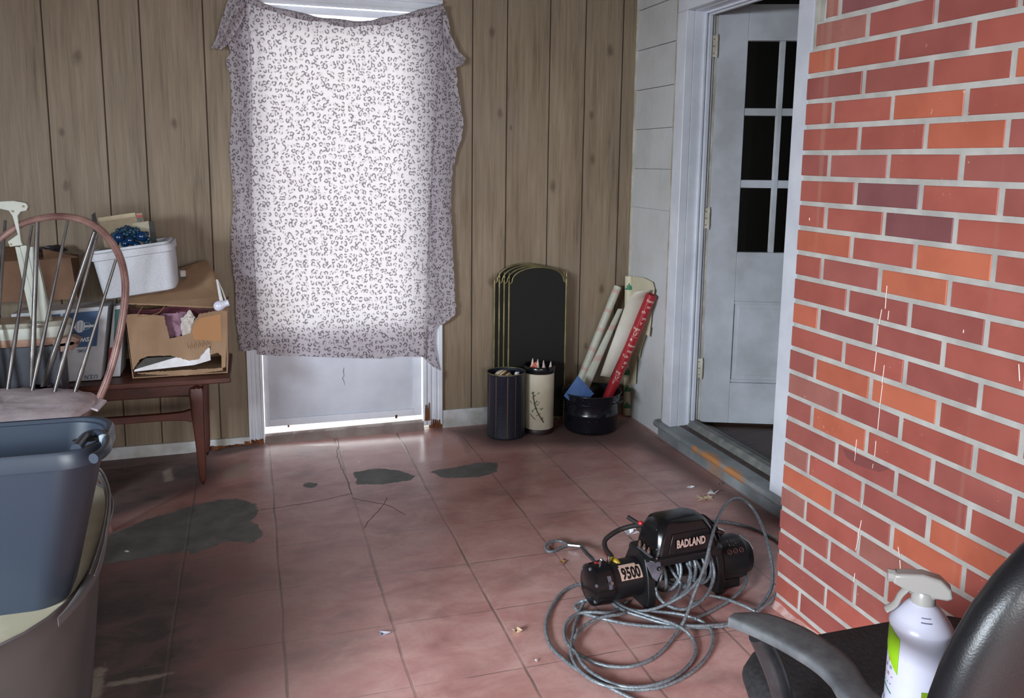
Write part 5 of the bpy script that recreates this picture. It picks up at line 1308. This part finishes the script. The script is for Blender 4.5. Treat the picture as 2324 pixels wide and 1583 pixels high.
# ------------------------------------------------------------------ blue-grey tote standing in the tub
M_tote = Mt('blue_grey_plastic', S(48,57,70), .34, 0, .5).m
ZT_ = .755; zb_t = .415
T_hx, T_hy = .315, .118; T_c = (-.268-T_hx, 1.762)
tote = thing('plastic_tote', 'blue-grey plastic tote with moulded rim and handle standing in the large grey tub', 'tote', (T_c[0], T_c[1], zb_t))
def tr_(fx, fy, z, r=.075, n=8):
    return [(T_c[0]+x, T_c[1]+y, z) for x, y in rrect(2*T_hx*fx, 2*T_hy*fy, r, n)]
mb = MB(); mb.loft([tr_(.66,.72,zb_t,.05),tr_(.69,.76,zb_t+.012,.055),tr_(.905,.93,ZT_-.05),tr_(.93,.93,ZT_-.01),tr_(.93,.93,ZT_-.002),tr_(.915,.88,ZT_-.004),tr_(.89,.86,ZT_-.05),tr_(.67,.70,zb_t+.02,.05)], cap=True); mb.build('bin_body', M_tote, tote, smooth=45)
mb = MB(); mb.loft([tr_(.925,.90,ZT_-.004),tr_(.935,.93,ZT_+.003),tr_(.965,.985,ZT_+.004),tr_(.975,1.01,ZT_-.002),tr_(.978,1.02,ZT_-.028),tr_(.970,1.0,ZT_-.029),tr_(.965,.985,ZT_-.004),tr_(.935,.94,ZT_-.008)], cap=False); mb.build('rim', M_tote, tote, smooth=50)
mb = MB(); q = [on(x, y, 2, ZT_+.004) for x, y in ((172,1018),(196,990),(222,984),(240,994),(243,1012),(232,1028),(212,1040))]
c_ = cr(q, .006); mb.tube(c_, .0095, 12); mb.build('handle', M_tote, tote, smooth=60)
mb = MB(); e_ = on(203, 996, 2, ZT_+.005); mb.ell(e_, (.030,.016,.0015), 24, 6); mb.build('handle_hole', M_dark, tote)
mb = MB(); a_, b__ = V3(on(233,988,2,ZT_+.012)), V3(on(238,1016,2,ZT_-.008)); mb.tube([a_, (a_+b__)/2, b__], .0075, 10); mb.build('clasp', Mt('pale_grey_clasp', S(150,160,172), .2).m, tote, smooth=60)

# ------------------------------------------------------------------ electric winch on the floor
A0 = Vector((.905, 2.118, 0)); SX = Vector((.9955, .095, 0)).normalized(); DX = Vector((SX.y, -SX.x, 0)); ZZ = Vector((0,0,1)); AZ = .078
def wl(s_, d, z): return A0+SX*s_+DX*d+ZZ*z
def wcirc(s_, r_, n=32, z=AZ, flat=None): return [wl(s_, r_*math.cos(2*PI*k/n), z+r_*math.sin(2*PI*k/n)) for k in range(n)]
M_wb = Mt('black_textured_steel', S(28,28,30), .38, .1, .5).m; M_wg = Mt('gloss_black_plastic', S(20,20,22), .22).m; M_bare = speckled('scuffed_grey_steel', S(96,98,108), S(128,130,142), .35, 30, metal=.3)
wn_ = thing('electric_winch', 'black electric winch with steel rope spilling over the red floor near the brick chimney', 'winch', wl(.28, 0, 0))
mb = MB(); mb.loft([wcirc(.0,.050),wcirc(.006,.060),wcirc(.055,.063),wcirc(.058,.059)]); mb.build('motor_cap', M_wg, wn_, smooth=40)
for k in range(6):
    a = k*PI/3+.4; c = wl(.003, .052*math.cos(a), AZ+.052*math.sin(a)); mb = MB(); mb.lathe([(0,-.004),(.005,-.004),(.005,.004),(0,.004)], c, 6, axis=SX); mb.build('bolt', M_bare, wn_)
mb = MB(); mb.loft([wcirc(.055,.056),wcirc(.165,.056)]); mb.build('motor', M_wb, wn_, smooth=40)
def on_cyl(sc0, a0, r_): return lambda x, y: wl(sc0+x, r_*math.sin(a0-y/r_) if False else r_*math.cos(a0+y/r_), AZ+r_*math.sin(a0+y/r_))
# rating label wrapped on the motor
def label_patch(s0, s1, a0, a1, r_, jag=False):
    mb = MB(); n = 10
    vs = [wl(s, r_*math.cos(a0+(a1-a0)*j/n), AZ+r_*math.sin(a0+(a1-a0)*j/n)) for j in range(n+1) for s in (s0, s1)]
    mb.add(vs, [(2*j, 2*j+1, 2*j+3, 2*j+2) for j in range(n)]); return mb
M_lab = Mt('pale_sticker', S(206,176,160), .5).m; M_labk = Mt('black_ink', S(16,14,16), .5).m
label_patch(.081, .152, math.radians(22), math.radians(62), .0566).build('sticker', M_lab, wn_)
mb = label_patch(.085, .140, math.radians(62), math.radians(70), .0566); 
mb.build('sticker_torn_top', M_lab, wn_)
mb = MB(); add_text(mb, '9500', .046, on_cyl(.1165, math.radians(40), .0572), bold=.0018, sx=.66); mb.build('sticker_number', M_labk, wn_)
# bare terminal clip on the cap
mb = label_patch(.034, .046, math.radians(8), math.radians(42), .0636); mb.build('cap_clip', M_bare, wn_)
mb = MB(); c = wl(.040, .066*math.cos(.42), AZ+.066*math.sin(.42)); mb.lathe([(0,0),(.006,0),(.006,.008),(0,.008)], c-SX*0, 6, axis=tuple(DX*math.cos(.42)+ZZ*math.sin(.42))); mb.build('terminal_nut', M_chrome, wn_)
for s_, a in ((.028,1.35),(.062,1.5)):
    mb = MB(); c = wl(s_, .058*math.cos(a), AZ+.058*math.sin(a)); mb.lathe([(.005,0),(.005,.014),(.003,.022),(0,.022)], c, 8, axis=tuple(DX*math.cos(a)+ZZ*math.sin(a))); mb.build('terminal_post', M_chrome, wn_, smooth=40)
# end plates (drum supports) with square feet
def plate(s0, s1, pts, nm, mat=M_wb):
    mb = MB(); mb.prism([wl(s0, d, z) for d, z in pts], tuple(SX*(s1-s0))); return mb.build(nm, mat, wn_, bevel=.003)
prof = [(-.075,.0),(.070,.0),(.074,.045),(.066,.10),(.045,.150),(.0,.158),(-.045,.150),(-.070,.10)]
plate(.160, .186, prof, 'drum_support'); plate(.405, .430, prof, 'drum_support')
mb = MB(); mb.prism([wl(.150, .062, .150), wl(.196, .070, .146), wl(.200, .074, .118), wl(.182, .078, .092), wl(.168, .076, .105)], tuple(DX*.004+ZZ*.002)); mb.build('bracket', M_bare, wn_, bevel=.001)
mb = MB(); c = wl(.186, .080, .132); mb.lathe([(.0,.0),(.0065,.0),(.0065,.0014),(0,.0014)], c, 16, axis=tuple(DX)); mb.build('bracket_hole', M_dark, wn_)
mb = MB(); c = wl(.1875, .0815, .1315); mb.ell(c, (.0028,.0028,.0028), 10, 6); mb.build('bracket_bolt', M_chrome, wn_)
# tie bars and drum
for d, z in ((.056,.138),(-.056,.138),(-.06,.03)):
    mb = MB(); mb.tube([wl(.186, d, z), wl(.405, d, z)], .008, 10); mb.build('tie_bar', M_wb, wn_, smooth=50)
mb = MB(); mb.loft([wcirc(.186,.030),wcirc(.186,.058),wcirc(.192,.058),wcirc(.192,.030),wcirc(.398,.030),wcirc(.398,.058),wcirc(.405,.058),wcirc(.405,.030)]); mb.build('drum', M_wb, wn_, smooth=30)
# gearbox
mb = MB(); mb.loft([wcirc(.428,.060),wcirc(.432,.068),wcirc(.520,.068),wcirc(.526,.062),wcirc(.548,.058),wcirc(.556,.045)]); gb = mb.build('gearbox', M_wb, wn_, smooth=35)
mb = MB(); mb.prism([wl(.445, d, z) for d, z in ((-.02,.0),(.05,.0),(.05,.03),(-.02,.03))], tuple(SX*.06)); mb.build('gearbox_foot', M_wb, wn_, bevel=.003)
def on_gear(x, y, s0=.480, a0=math.radians(62)): return wl(s0+x, .0686*math.cos(a0+y/.0686), AZ+.0686*math.sin(a0+y/.0686))
mb = MB(); add_text(mb, '=  / -', .015, lambda x, y: on_gear(x, y+.010), bold=.0002); add_text(mb, '+  -  *', .013, lambda x, y: on_gear(x, y-.006), bold=.0003)
mb.build('gear_marking', Mt('grey_marking', S(150,132,124), .5).m, gb)
for i, x in enumerate((-.022, 0, .022)):
    mb = MB(); mb.tube([on_gear(x+.007*math.cos(2*PI*k/18), -.026+.007*math.sin(2*PI*k/18)) for k in range(18)], .0008, 5, closed=True); add_text(mb, 'x', .010, lambda a, b, x=x: on_gear(a+x, b-.026)); mb.build('round_mark', Mt('rust_red_mark', S(120,76,66), .5).m, gb)
mb = MB(); mb.tube([on_gear(.048, .028), on_gear(.060, -.006), on_gear(.064,-.030)], .0009, 5); mb.build('pale_line', Mt('pale_line_mark', S(150,150,150), .5).m, gb)
# control box (solenoid housing) with its bold lettering
def brect(s0, s1, d0, d1, z, c=.012):
    return [wl(s0+c, d0, z), wl(s1-c, d0, z), wl(s1, d0+c, z), wl(s1, d1-c, z), wl(s1-c, d1, z), wl(s0+c, d1, z), wl(s0, d1-c, z), wl(s0, d0+c, z)]
mb = MB(); mb.loft([brect(.166,.425,-.068,.072,.130), brect(.166,.425,-.068,.072,.150), brect(.172,.418,-.060,.064,.156)]); mb.build('mount_plate', M_wb, wn_, bevel=.002)
mb = MB(); mb.loft([brect(.190,.412,-.060,.064,.150), brect(.192,.410,-.060,.064,.168), brect(.200,.392,-.056,.058,.214,.016), brect(.212,.376,-.048,.048,.240,.018), brect(.232,.350,-.034,.032,.252,.018)])
cb = mb.build('control_box', M_wg, wn_, bevel=.006, bseg=3)
# recessed front panel and lettering, on the sloped front
fA, fB = wl(.214, .0665, .164), wl(.214, .0615, .208)
up_f = (fB-fA).normalized()
mb = MB(); mb.prism([wl(.226,.0655,.160), wl(.384,.0655,.160), wl(.368,.0595,.218), wl(.244,.0595,.218)], tuple(DX*.002)); mb.build('front_panel', M_wg, cb, bevel=.001)
cx_ = wl(.303, .0695, .188)
mb = MB(); add_text(mb, 'BADLAND', .032, lambda x, y: cx_+SX*x+up_f*y, bold=.0012, sx=.68); mb.build('lettering', Mt('pale_pink_lettering', S(208,180,170), .5).m, cb)
for s_, d, z in ((.196,.05,.176),(.196,-.03,.176),(.208,.03,.226),(.186,.068,.158)):
    mb = MB(); mb.ell(wl(s_, d, z), (.0035,)*3, 8, 6); mb.build('screw', M_chrome, cb)
mb = MB(); mb.box(wl(.176,.02,.1585), (.008,.075,.003), Matrix((SX,-DX,ZZ)).transposed()); mb.build('rating_strip', M_bare, wn_)
for d in (-.02, .005, .03): 
    mb = MB(); mb.lathe([(.006,0),(.006,.012),(.003,.014),(.003,.02),(0,.02)], wl(.183, d, .156), 10); mb.build('terminal', speckled('tarnished_copper_nut', S(110,86,76), S(150,124,110), .4, 40, metal=.6), wn_, smooth=40)
mb = MB(); mb.tube(cr([wl(.392,-.03,.20), wl(.405,-.02,.215), wl(.435,.0,.185), wl(.45,.01,.152)], .005), .009, 10); mb.build('clutch_lever', M_wb, wn_, smooth=60)
mb = MB(); c = V3(on(1633,1205,1,2.15)); mb.lathe([(0,-.014),(.009,-.014),(.010,.0),(.009,.012),(0,.014)], c, 12, axis=(.8,.1,-.4)); mb.build('lever_knob', M_chrome, wn_, smooth=50)
# wiring from the motor to the control box
M_wire = Mt('braided_black_wire', S(34,26,26), .7).m; M_wred = Mt('red_boot', S(196,44,50), .4).m; M_wyel = Mt('yellow_boot', S(176,150,36), .4).m
def wpx(pts, step=.005): return cr([dep(x, y, d) for x, y, d in pts], step)
dW = lambda p: float((np.array(p)-CC) @ CF)
d0 = dW(wl(.1,0,.14)); d1_ = dW(wl(.22,-.05,.2))
mb = MB(); mb.tube(wpx([(1388,1262,d0+.02),(1374,1243,d0+.06),(1373,1226,d0+.08),(1388,1212,d0+.09),(1410,1200,d0+.10),(1440,1192,d0+.09),(1462,1190,d1_)]), .0075, 10); mb.build('cable', M_wire, wn_, smooth=60)
mb = MB(); mb.tube(wpx([(1424,1172,d1_+.02),(1440,1182,d1_+.01),(1456,1192,d1_)]), [.004]+[.0075]*30 if False else .0065, 10); mb.build('cable_tail', M_wire, wn_, smooth=60)
mb = MB(); mb.ell(dep(1454,1186,d1_), (.009,.009,.007), 10, 6); mb.build('red_boot', M_wred, wn_)
mb = MB(); mb.ell(dep(1354,1281,d0-.02), (.012,.010,.009), 10, 6); mb.build('red_boot', M_wred, wn_)
mb = MB(); mb.tube(wpx([(1387,1268,d0+.01),(1397,1272,d0),(1404,1280,d0-.005)]), .0085, 10); mb.build('yellow_boot', M_wyel, wn_, smooth=60)
mb = MB(); mb.tube(wpx([(1318,1240,d0+.02),(1330,1254,d0+.01),(1338,1262,d0),(1350,1274,d0-.01),(1362,1283,d0-.02)]), .0045, 8); mb.build('cable', M_wire, wn_, smooth=60)
mb = MB(); mb.tube(wpx([(1364,1268,d0),(1376,1280,d0-.01),(1384,1288,d0-.02)]), .0055, 8); mb.build('motor_stud', M_chrome, wn_, smooth=60)
mb = MB(); mb.tube(wpx([(1388,1212,d0+.09),(1376,1222,d0+.09),(1370,1236,d0+.08),(1372,1252,d0+.05),(1380,1264,d0+.02)]), .0035, 8); mb.build('red_wire', Mt('dull_red_wire', S(110,56,50), .6).m, wn_, smooth=60)

# steel rope: traced coils, lying on the floor except where it springs up
def mk_rope():
    m = Mt('grey_steel_rope', rough=.42, metal=.35); n1 = m.noise(m.coords('Object'), 160, 2); m.base(m.ramp(n1, [(.3, S(96,104,110)), (.7, S(150,158,164))])); return m.m
M_rope = mk_rope(); RR = .0047
def rp(x, y, z=.006): return on(1200+x/3.1467, 1080+y/3.1467, 2, z)
def rope(pts, step=.006, nm='wire_rope'):
    mb = MB(); mb.tube(cr([rp(*p) for p in pts], step), RR, 12, lobes=6, pitch=.030); return mb.build(nm, M_rope, wn_, smooth=80)
rope([(430,748,.02),(400,760,.012),(330,780,.008),(250,820),(190,890),(145,970),(122,1060),(132,1150),(165,1225),(230,1290),(330,1370,.007),(430,1430,.008),(540,1488,.01),(650,1545,.008),(760,1595),(900,1640),(1050,1640)])
rope([(440,860,.03),(400,890,.02),(365,960,.01),(338,1040),(322,1120,.012),(302,1210,.015),(308,1290,.008),(350,1370,.012),(430,1440,.016),(540,1492,.016),(680,1518,.008),(820,1522),(960,1500),(1100,1440),(1210,1360,.007),(1285,1270),(1318,1180),(1308,1110),(1262,1055,.008),(1190,1015,.014),(1080,985,.014),(960,970,.012),(840,962,.014),(740,955,.014),(670,932,.010),(610,890,.006),(560,850,.005)])
rope([(700,900,.006),(640,950,.010),(560,975,.016),(460,970,.018),(370,975,.014),(300,1010,.012),(260,1070,.008),(256,1140,.008),(290,1215,.014),(370,1280,.01),(470,1330),(590,1358),(720,1358),(840,1325),(940,1260),(1020,1170,.008),(1075,1085,.016),(1110,1030,.03),(1150,930,.055),(1185,830,.085),(1235,700,.125),(1270,590,.16),(1300,470,.195),(1335,340,.205),(1390,225,.20),(1455,165,.19),(1520,165,.175),(1590,220,.15),(1650,320,.125),(1695,440,.10),(1725,560,.075),(1742,680,.05),(1735,790,.03),(1690,880,.018),(1620,955,.01),(1560,1005,.008),(1500,1035),(1410,1055,.007),(1300,1064,.014),(1200,1068,.016),(1060,1062,.014),(930,1040,.014),(800,1000,.014),(700,968,.014),(630,930,.009),(570,880,.005),(540,850,.005)])
rope([(420,880,.025),(360,900,.014),(330,930,.01),(360,965,.008),(440,995,.012),(550,1022,.014),(680,1050,.010),(830,1068,.008),(980,1075,.008),(1130,1080,.008),(1280,1078),(1410,1066),(1530,1030,.012),(1640,960,.02),(1740,880,.02),(1800,800,.03)])
rope([(720,940,.008),(690,972,.016),(640,988,.02),(560,998,.022),(470,1025,.018),(390,1075,.014),(335,1140,.018),(312,1210,.006),(345,1270,.016),(380,1335,.018),(440,1395,.016),(520,1445,.016),(620,1488,.012),(740,1505,.015),(880,1492,.014),(1010,1450,.012),(1110,1385),(1175,1305),(1194,1225),(1172,1160,.007),(1110,1095,.018),(1020,1048,.02),(900,1010,.018),(790,975,.018),(710,948,.016),(650,915,.010),(600,875,.006)])
rope([(1545,660,.03),(1556,730,.025),(1530,800,.018),(1460,868,.012),(1380,920,.008),(1280,975,.008),(1185,1015,.02)])
rope([(1290,850,.012),(1370,865,.008),(1455,892,.014),(1560,935,.016),(1670,1000,.006),(1760,1060,.006)])
rope([(1200,318,.008),(1300,320,.006),(1400,326),(1500,345),(1600,372),(1700,415),(1775,460),(1830,500)])
rope([(560,870,.005),(620,905,.007),(690,942,.014),(790,962,.02),(900,945,.028),(1010,900,.042),(1110,845,.062),(1190,770,.085),(1250,680,.112),(1283,590,.135),(1288,510,.15),(1265,450,.16)])
rope([(905,790,.07),(915,838,.05),(950,890,.04),(1010,930,.03),(1100,950,.025),(1190,920,.03),(1260,860,.045),(1305,780,.065),(1325,700,.09),(1312,620,.12),(1285,545,.14)])
rope([(1300,620,.10),(1312,700,.08),(1300,790,.055),(1240,880,.035),(1170,915,.03)])
# rope wound on the drum
for i, (s0, lean) in enumerate(((.215,.02),(.235,-.01),(.258,.025),(.278,.0),(.300,.03),(.322,-.012),(.345,.02),(.368,.006),(.386,-.008))):
    mb = MB(); n = 44; rr2 = .048+.006*(i % 3)
    mb.tube([wl(s0+lean*math.sin(2*PI*k/n+.4*i), rr2*math.cos(2*PI*k/n), AZ+rr2*math.sin(2*PI*k/n)) for k in range(n)], RR, 12, lobes=6, pitch=.030, closed=True); mb.build('drum_turn', M_rope, wn_, smooth=80)
rope([(1000,640,.10),(1040,700,.085),(1085,770,.06),(1060,840,.05),(1020,880,.04)], nm='slack_turn'); rope([(1130,620,.11),(1160,700,.09),(1140,790,.065),(1080,860,.045),(1030,895,.03)], nm='slack_turn')
rope([(1180,590,.125),(1195,660,.10),(1180,750,.08)], nm='slack_turn')
# rope eye with its crimped sleeve
lp_ = rope([(276,488,.010),(235,466,.012),(180,463,.014),(135,478,.014),(118,505,.012),(130,532,.010),(165,538,.010),(210,520,.010),(250,500,.012),(280,492,.012)], .003, nm='rope_eye')
mb = MB(); mb.tube([rp(278,487,.012), rp(368,496,.014)], .0095, 14); mb.build('sleeve', M_chrome, wn_, smooth=50)
mb = MB(); mb.tube(cr([rp(368,496,.014), rp(395,515,.02), rp(430,560,.03), rp(470,595,.05)], .003), RR, 12, lobes=6, pitch=.03); mb.build('rope_end', M_rope, wn_, smooth=60)

# ------------------------------------------------------------------ office chair, foreground right
M_och = speckled('dusty_grey_plastic', S(82,84,88), S(104,106,109), .7, 40, bump=.1); M_fab = speckled('black_woven_fabric', S(34,34,36), S(50,49,50), .9, 120, bump=.3); M_leather = speckled('black_grained_leatherette', S(24,24,27), S(30,30,33), .34, 420, bump=.12, spec=.6)
oc = thing('office_chair', 'black office chair with curved grey armrest and padded leatherette back, front right corner', 'office chair', (1.0, .88, 0))
mb = MB(); sx0, sx1, sy0, sy1 = .745, 1.265, .62, 1.165
def seatring(z, ins, r): return [( (sx0+sx1)/2+x, (sy0+sy1)/2+y, z) for x, y in rrect(sx1-sx0-2*ins, sy1-sy0-2*ins, r, 8)]
mb.loft([seatring(.375,.06,.10), seatring(.385,.025,.12), seatring(.41,.004,.13), seatring(.450,.0,.10), seatring(.468,.006,.10), seatring(.4755,.018,.09), seatring(.476,.06,.07)]); mb.build('seat', M_fab, oc, smooth=60)
# armrests: swept flat bars with a curved strut
def armrest(sgn):
    if sgn < 0:
        out = [(1652,1412),(1700,1432),(1762,1462),(1805,1487),(1848,1515),(1885,1550),(1922,1596)]; inn = [(1668,1400),(1722,1397),(1772,1408),(1825,1430),(1878,1462),(1935,1508),(2000,1592)]
        L_ = [on(x, y, 2, .655) for x, y in out]; R_ = [on(x, y, 2, .655) for x, y in inn]
        L_.append(L_[-1]+np.array([.02,-.12,.0])); R_.append(R_[-1]+np.array([.03,-.12,.0]))
    else:
        L_ = [np.array([x, y, .625]) for x, y in ((1.19,1.03),(1.185,.98),(1.182,.93),(1.18,.88),(1.18,.8),(1.18,.7),(1.18,.6))]; R_ = [p+np.array([.05,0,0]) for p in L_]; L_[0] = L_[0]+np.array([.01,0,0])
    Lp, Rp = cr(L_, .012), cr(R_, .012); n = min(len(Lp), len(Rp)); 
    def rs(P, n): 
        P = np.array(P); t = np.linspace(0, len(P)-1, n); return [P[int(i)]+(P[min(int(i)+1, len(P)-1)]-P[int(i)])*(i-int(i)) for i in t]
    Lp, Rp = rs(Lp, 40), rs(Rp, 40); rings = []
    for l, r_ in zip(Lp, Rp):
        c = (l+r_)/2; w_ = (r_-l)/2; up2 = np.array([0,0,1.0])
        rings.append([tuple(c+w_*math.copysign(abs(math.cos(a))**.35, math.cos(a))+up2*.0085*math.copysign(abs(math.sin(a))**.5, math.sin(a))) for a in np.linspace(0, 2*PI, 20, endpoint=False)])
    mb = MB(); mb.loft(rings); mb.build('armrest', M_och, oc, smooth=60)
    if sgn < 0: P = [on(1722,1436,2,.645), on(1742,1480,2,.610), on(1762,1530,2,.575), on(1776,1583,2,.535), on(1782,1640,2,.49), on(1800,1690,2,.44), np.array([.74,.86,.372]), np.array([.86,.87,.362])]
    else: P = [(1.20,.97,.615),(1.205,.95,.56),(1.20,.92,.48),(1.17,.90,.40),(1.12,.88,.368)]
    mb = MB(); mb.tube(cr(P, .01), .0165, 16, flat=(1.0,.75)); mb.build('arm_strut', speckled('scuffed_black_plastic', S(40,41,44), S(54,55,58), .35, 30), oc, smooth=60)
armrest(-1); armrest(1)
# back: puffy upright pad, top leaning towards the photographer
bc_ = Vector((1.030, .690, .665)); tilt = Matrix.Rotation(math.radians(10), 3, 'X'); yaw_ = Matrix.Rotation(math.radians(3), 3, 'Z')
def pad(ctr, hx, hz, hy, nm, e=3.2, mat=M_leather):
    mb = MB(); n, m_ = 48, 24; rings = []
    for j in range(m_+1):
        t = -PI/2+PI*j/m_; cy_, sy_ = math.cos(t), math.sin(t); ring = []
        for k in range(n):
            a = 2*PI*k/n; ca, sa = math.cos(a), math.sin(a); sup = 1/((abs(ca))**e+(abs(sa))**e)**(1/e)
            f = max(cy_, 1e-3)**.55
            ring.append(ctr+yaw_ @ (tilt @ Vector((hx*ca*sup*f, hy*(abs(sy_)**.8)*(1 if sy_ > 0 else -1), hz*sa*sup*f))))
        rings.append(ring)
    mb.loft(rings); return mb.build(nm, mat, oc, smooth=70)
pad(bc_, .330, .300, .050, 'backrest', 2.5); 
pad(bc_+Vector((0,-.025,.12)), .27, .13, .050, 'lumbar_roll', 2.4)
mb = MB(); mb.tube([(1.045,.64,.50),(1.045,.65,.40),(1.03,.74,.36),(1.0,.86,.355)], .022, 12, flat=(1,.5)); mb.build('back_bar', M_och, oc, smooth=60)
mb = MB(); mb.lathe([(.0,.10),(.028,.10),(.028,.26),(.02,.26),(.02,.36),(.06,.362),(.06,.374),(0,.374)], (1.0,.88,0), 24); mb.build('gas_column', M_black, oc, smooth=40)
for k in range(5):
    a = 2*PI*k/5+.3; e = Vector((1.0+.27*math.cos(a), .88+.27*math.sin(a), .075)); mb = MB(); mb.tube([(1.0,.88,.115), (Vector((1.0,.88,.115))+e)/2+Vector((0,0,.005)), e], [.024,.020,.014], 12); lg = mb.build('base_leg', M_black, oc, smooth=60)
    mb = MB(); mb.lathe([(0,-.011),(.028,-.011),(.030,0),(.028,.011),(0,.011)], e-Vector((0,0,.045)), 20, axis=(-math.sin(a), math.cos(a), 0)); mb.build('caster', M_black, lg, smooth=40)

# ------------------------------------------------------------------ spray bottle on the seat
bb0 = dep(2073, 1598, 1.262); BXY = (float(bb0[0]), float(bb0[1])); z0 = .4765
M_bot = speckled('white_bottle_plastic', S(206,204,222), S(216,214,230), .3, 6); M_trig = Mt('translucent_grey_nozzle', S(206,200,194), .3).m
m_ = M_trig.node_tree.nodes['Principled BSDF']; m_.inputs['Transmission Weight'].default_value = .35
sb = thing('spray_bottle', 'white trigger spray bottle with lime green label standing on the black chair seat', 'spray bottle', (*BXY, z0))
rb = .0435; zs_h = .150
mb = MB(); mb.lathe([(0,0),(rb-.006,0),(rb-.001,.004),(rb,.012),(rb,.020),(rb-.002,.024),(rb-.002,zs_h-.008),(rb,zs_h-.003),(rb,zs_h),(rb-.004,zs_h+.007),(rb-.013,zs_h+.020),(.021,zs_h+.031),(.014,zs_h+.036),(.013,zs_h+.040),(0,zs_h+.040)], (*BXY, z0), 56); mb.build('bottle', M_bot, sb, smooth=60)
def on_b(a0): 
    return lambda x, y: (BXY[0]+(rb-.0012)*math.cos(a0+x/rb), BXY[1]+(rb-.0012)*math.sin(a0+x/rb), z0+y)
camA = math.atan2(-BXY[1], -BXY[0])       # direction from bottle to photographer
aL = camA-math.radians(62)
def bpatch(a0, a1, zfun0, zfun1, mat, nm, k=-.0012):
    mb = MB(); n = 14; vs = []
    for i in range(n+1):
        a = a0+(a1-a0)*i/n; t = i/n
        for z in (zfun0(t), zfun1(t)): vs.append((BXY[0]+(rb+k)*math.cos(a), BXY[1]+(rb+k)*math.sin(a), z0+z))
    mb.add(vs, [(2*i, 2*i+1, 2*i+3, 2*i+2) for i in range(n)]); return mb.build(nm, mat, sb)
M_lime = Mt('lime_green_label', S(150,200,30), .4).m
bpatch(camA-math.radians(96), camA-math.radians(36), lambda t: .118-.040*t, lambda t: .146-.012*t*t, M_lime, 'green_label')
bpatch(camA+math.radians(12), camA+math.radians(50), lambda t: .020, lambda t: .066, Mt('olive_green_label', S(120,150,34), .4).m, 'green_label')
M_txt = Mt('dark_label_text', S(110,112,136), .5).m; M_txr = Mt('red_label_text', S(190,84,110), .5).m
mb = MB(); add_text(mb, 'Y', .011, lambda x, y: on_b(aL)(x, y+.092)); add_text(mb, '- = -', .013, lambda x, y: on_b(aL)(x, y+.070)); mb.build('label_text', M_txr, sb)
mb = MB(); add_text(mb, '= =', .013, lambda x, y: on_b(aL)(x, y+.082)); add_text(mb, '- - -', .012, lambda x, y: on_b(aL)(x, y+.058)); add_text(mb, 'II  =', .016, lambda x, y: on_b(aL)(x, y+.026)); mb.build('label_text', M_txt, sb)
bpatch(camA-math.radians(80), camA-math.radians(48), lambda t: .050-.008*t, lambda t: .0525-.008*t, Mt('green_line', S(90,150,110), .5).m, 'label_line')
mb = MB()
for dz in (0, .005):
    q = [Vector((BXY[0]+(.031+.0)*math.cos(camA+a), BXY[1]+.031*math.sin(camA+a), z0+zs_h+.0205+dz*.8-0)) for a in (.05, .42)]
    rr3 = .0325-dz*.9
    mb.tube([Vector((BXY[0]+rr3*math.cos(camA+a), BXY[1]+rr3*math.sin(camA+a), z0+zs_h+.0175+dz)) for a in np.linspace(.0,.45,6)], .0009, 5)
mb.build('date_code', M_txt, sb)
# trigger head pointing left
zh = z0+zs_h+.020; hd = Vector((math.cos(camA-math.radians(83)), math.sin(camA-math.radians(83)), 0)); sd_ = Vector((-hd.y, hd.x, 0)); bt = Vector((BXY[0], BXY[1], 0))
mb = MB(); mb.lathe([(.0,0),(.0165,0),(.017,.004),(.0165,.018),(.014,.026),(0,.026)], (BXY[0], BXY[1], zh+.006), 28); hd_o = mb.build('collar', M_trig, sb, smooth=50)
def hs(f, z, w_): return [bt+hd*f+sd_*w_*s1+Vector((0,0,zh+z)) for s1 in (-1, 1)]
prof = [(-.038,.030),(-.034,.044),(-.020,.056),(.004,.060),(.030,.056),(.042,.054),(.044,.040),(.030,.034),(.014,.030),(.010,.018),(-.012,.018),(-.014,.026),(-.030,.026)]
mb = MB(); mb.prism([bt+hd*f-sd_*.012+Vector((0,0,zh+z)) for f, z in prof], tuple(sd_*.024)); mb.build('nozzle_head', M_trig, sb, bevel=.004, bseg=3)
mb = MB(); mb.lathe([(0,0),(.009,0),(.0095,.010),(0,.010)], bt+hd*.040+Vector((0,0,zh+.047)), 8, axis=tuple(hd)); mb.build('nozzle_tip', M_trig, sb, smooth=30)
mb = MB(); pth = cr([bt+hd*.020+Vector((0,0,zh+.034)), bt+hd*.030+Vector((0,0,zh+.020)), bt+hd*.036+Vector((0,0,zh+.004)), bt+hd*.048+Vector((0,0,zh-.008))], .004); mb.tube(pth, .009, 10, flat=(.5, 1)); mb.build('trigger', M_trig, sb, smooth=50)
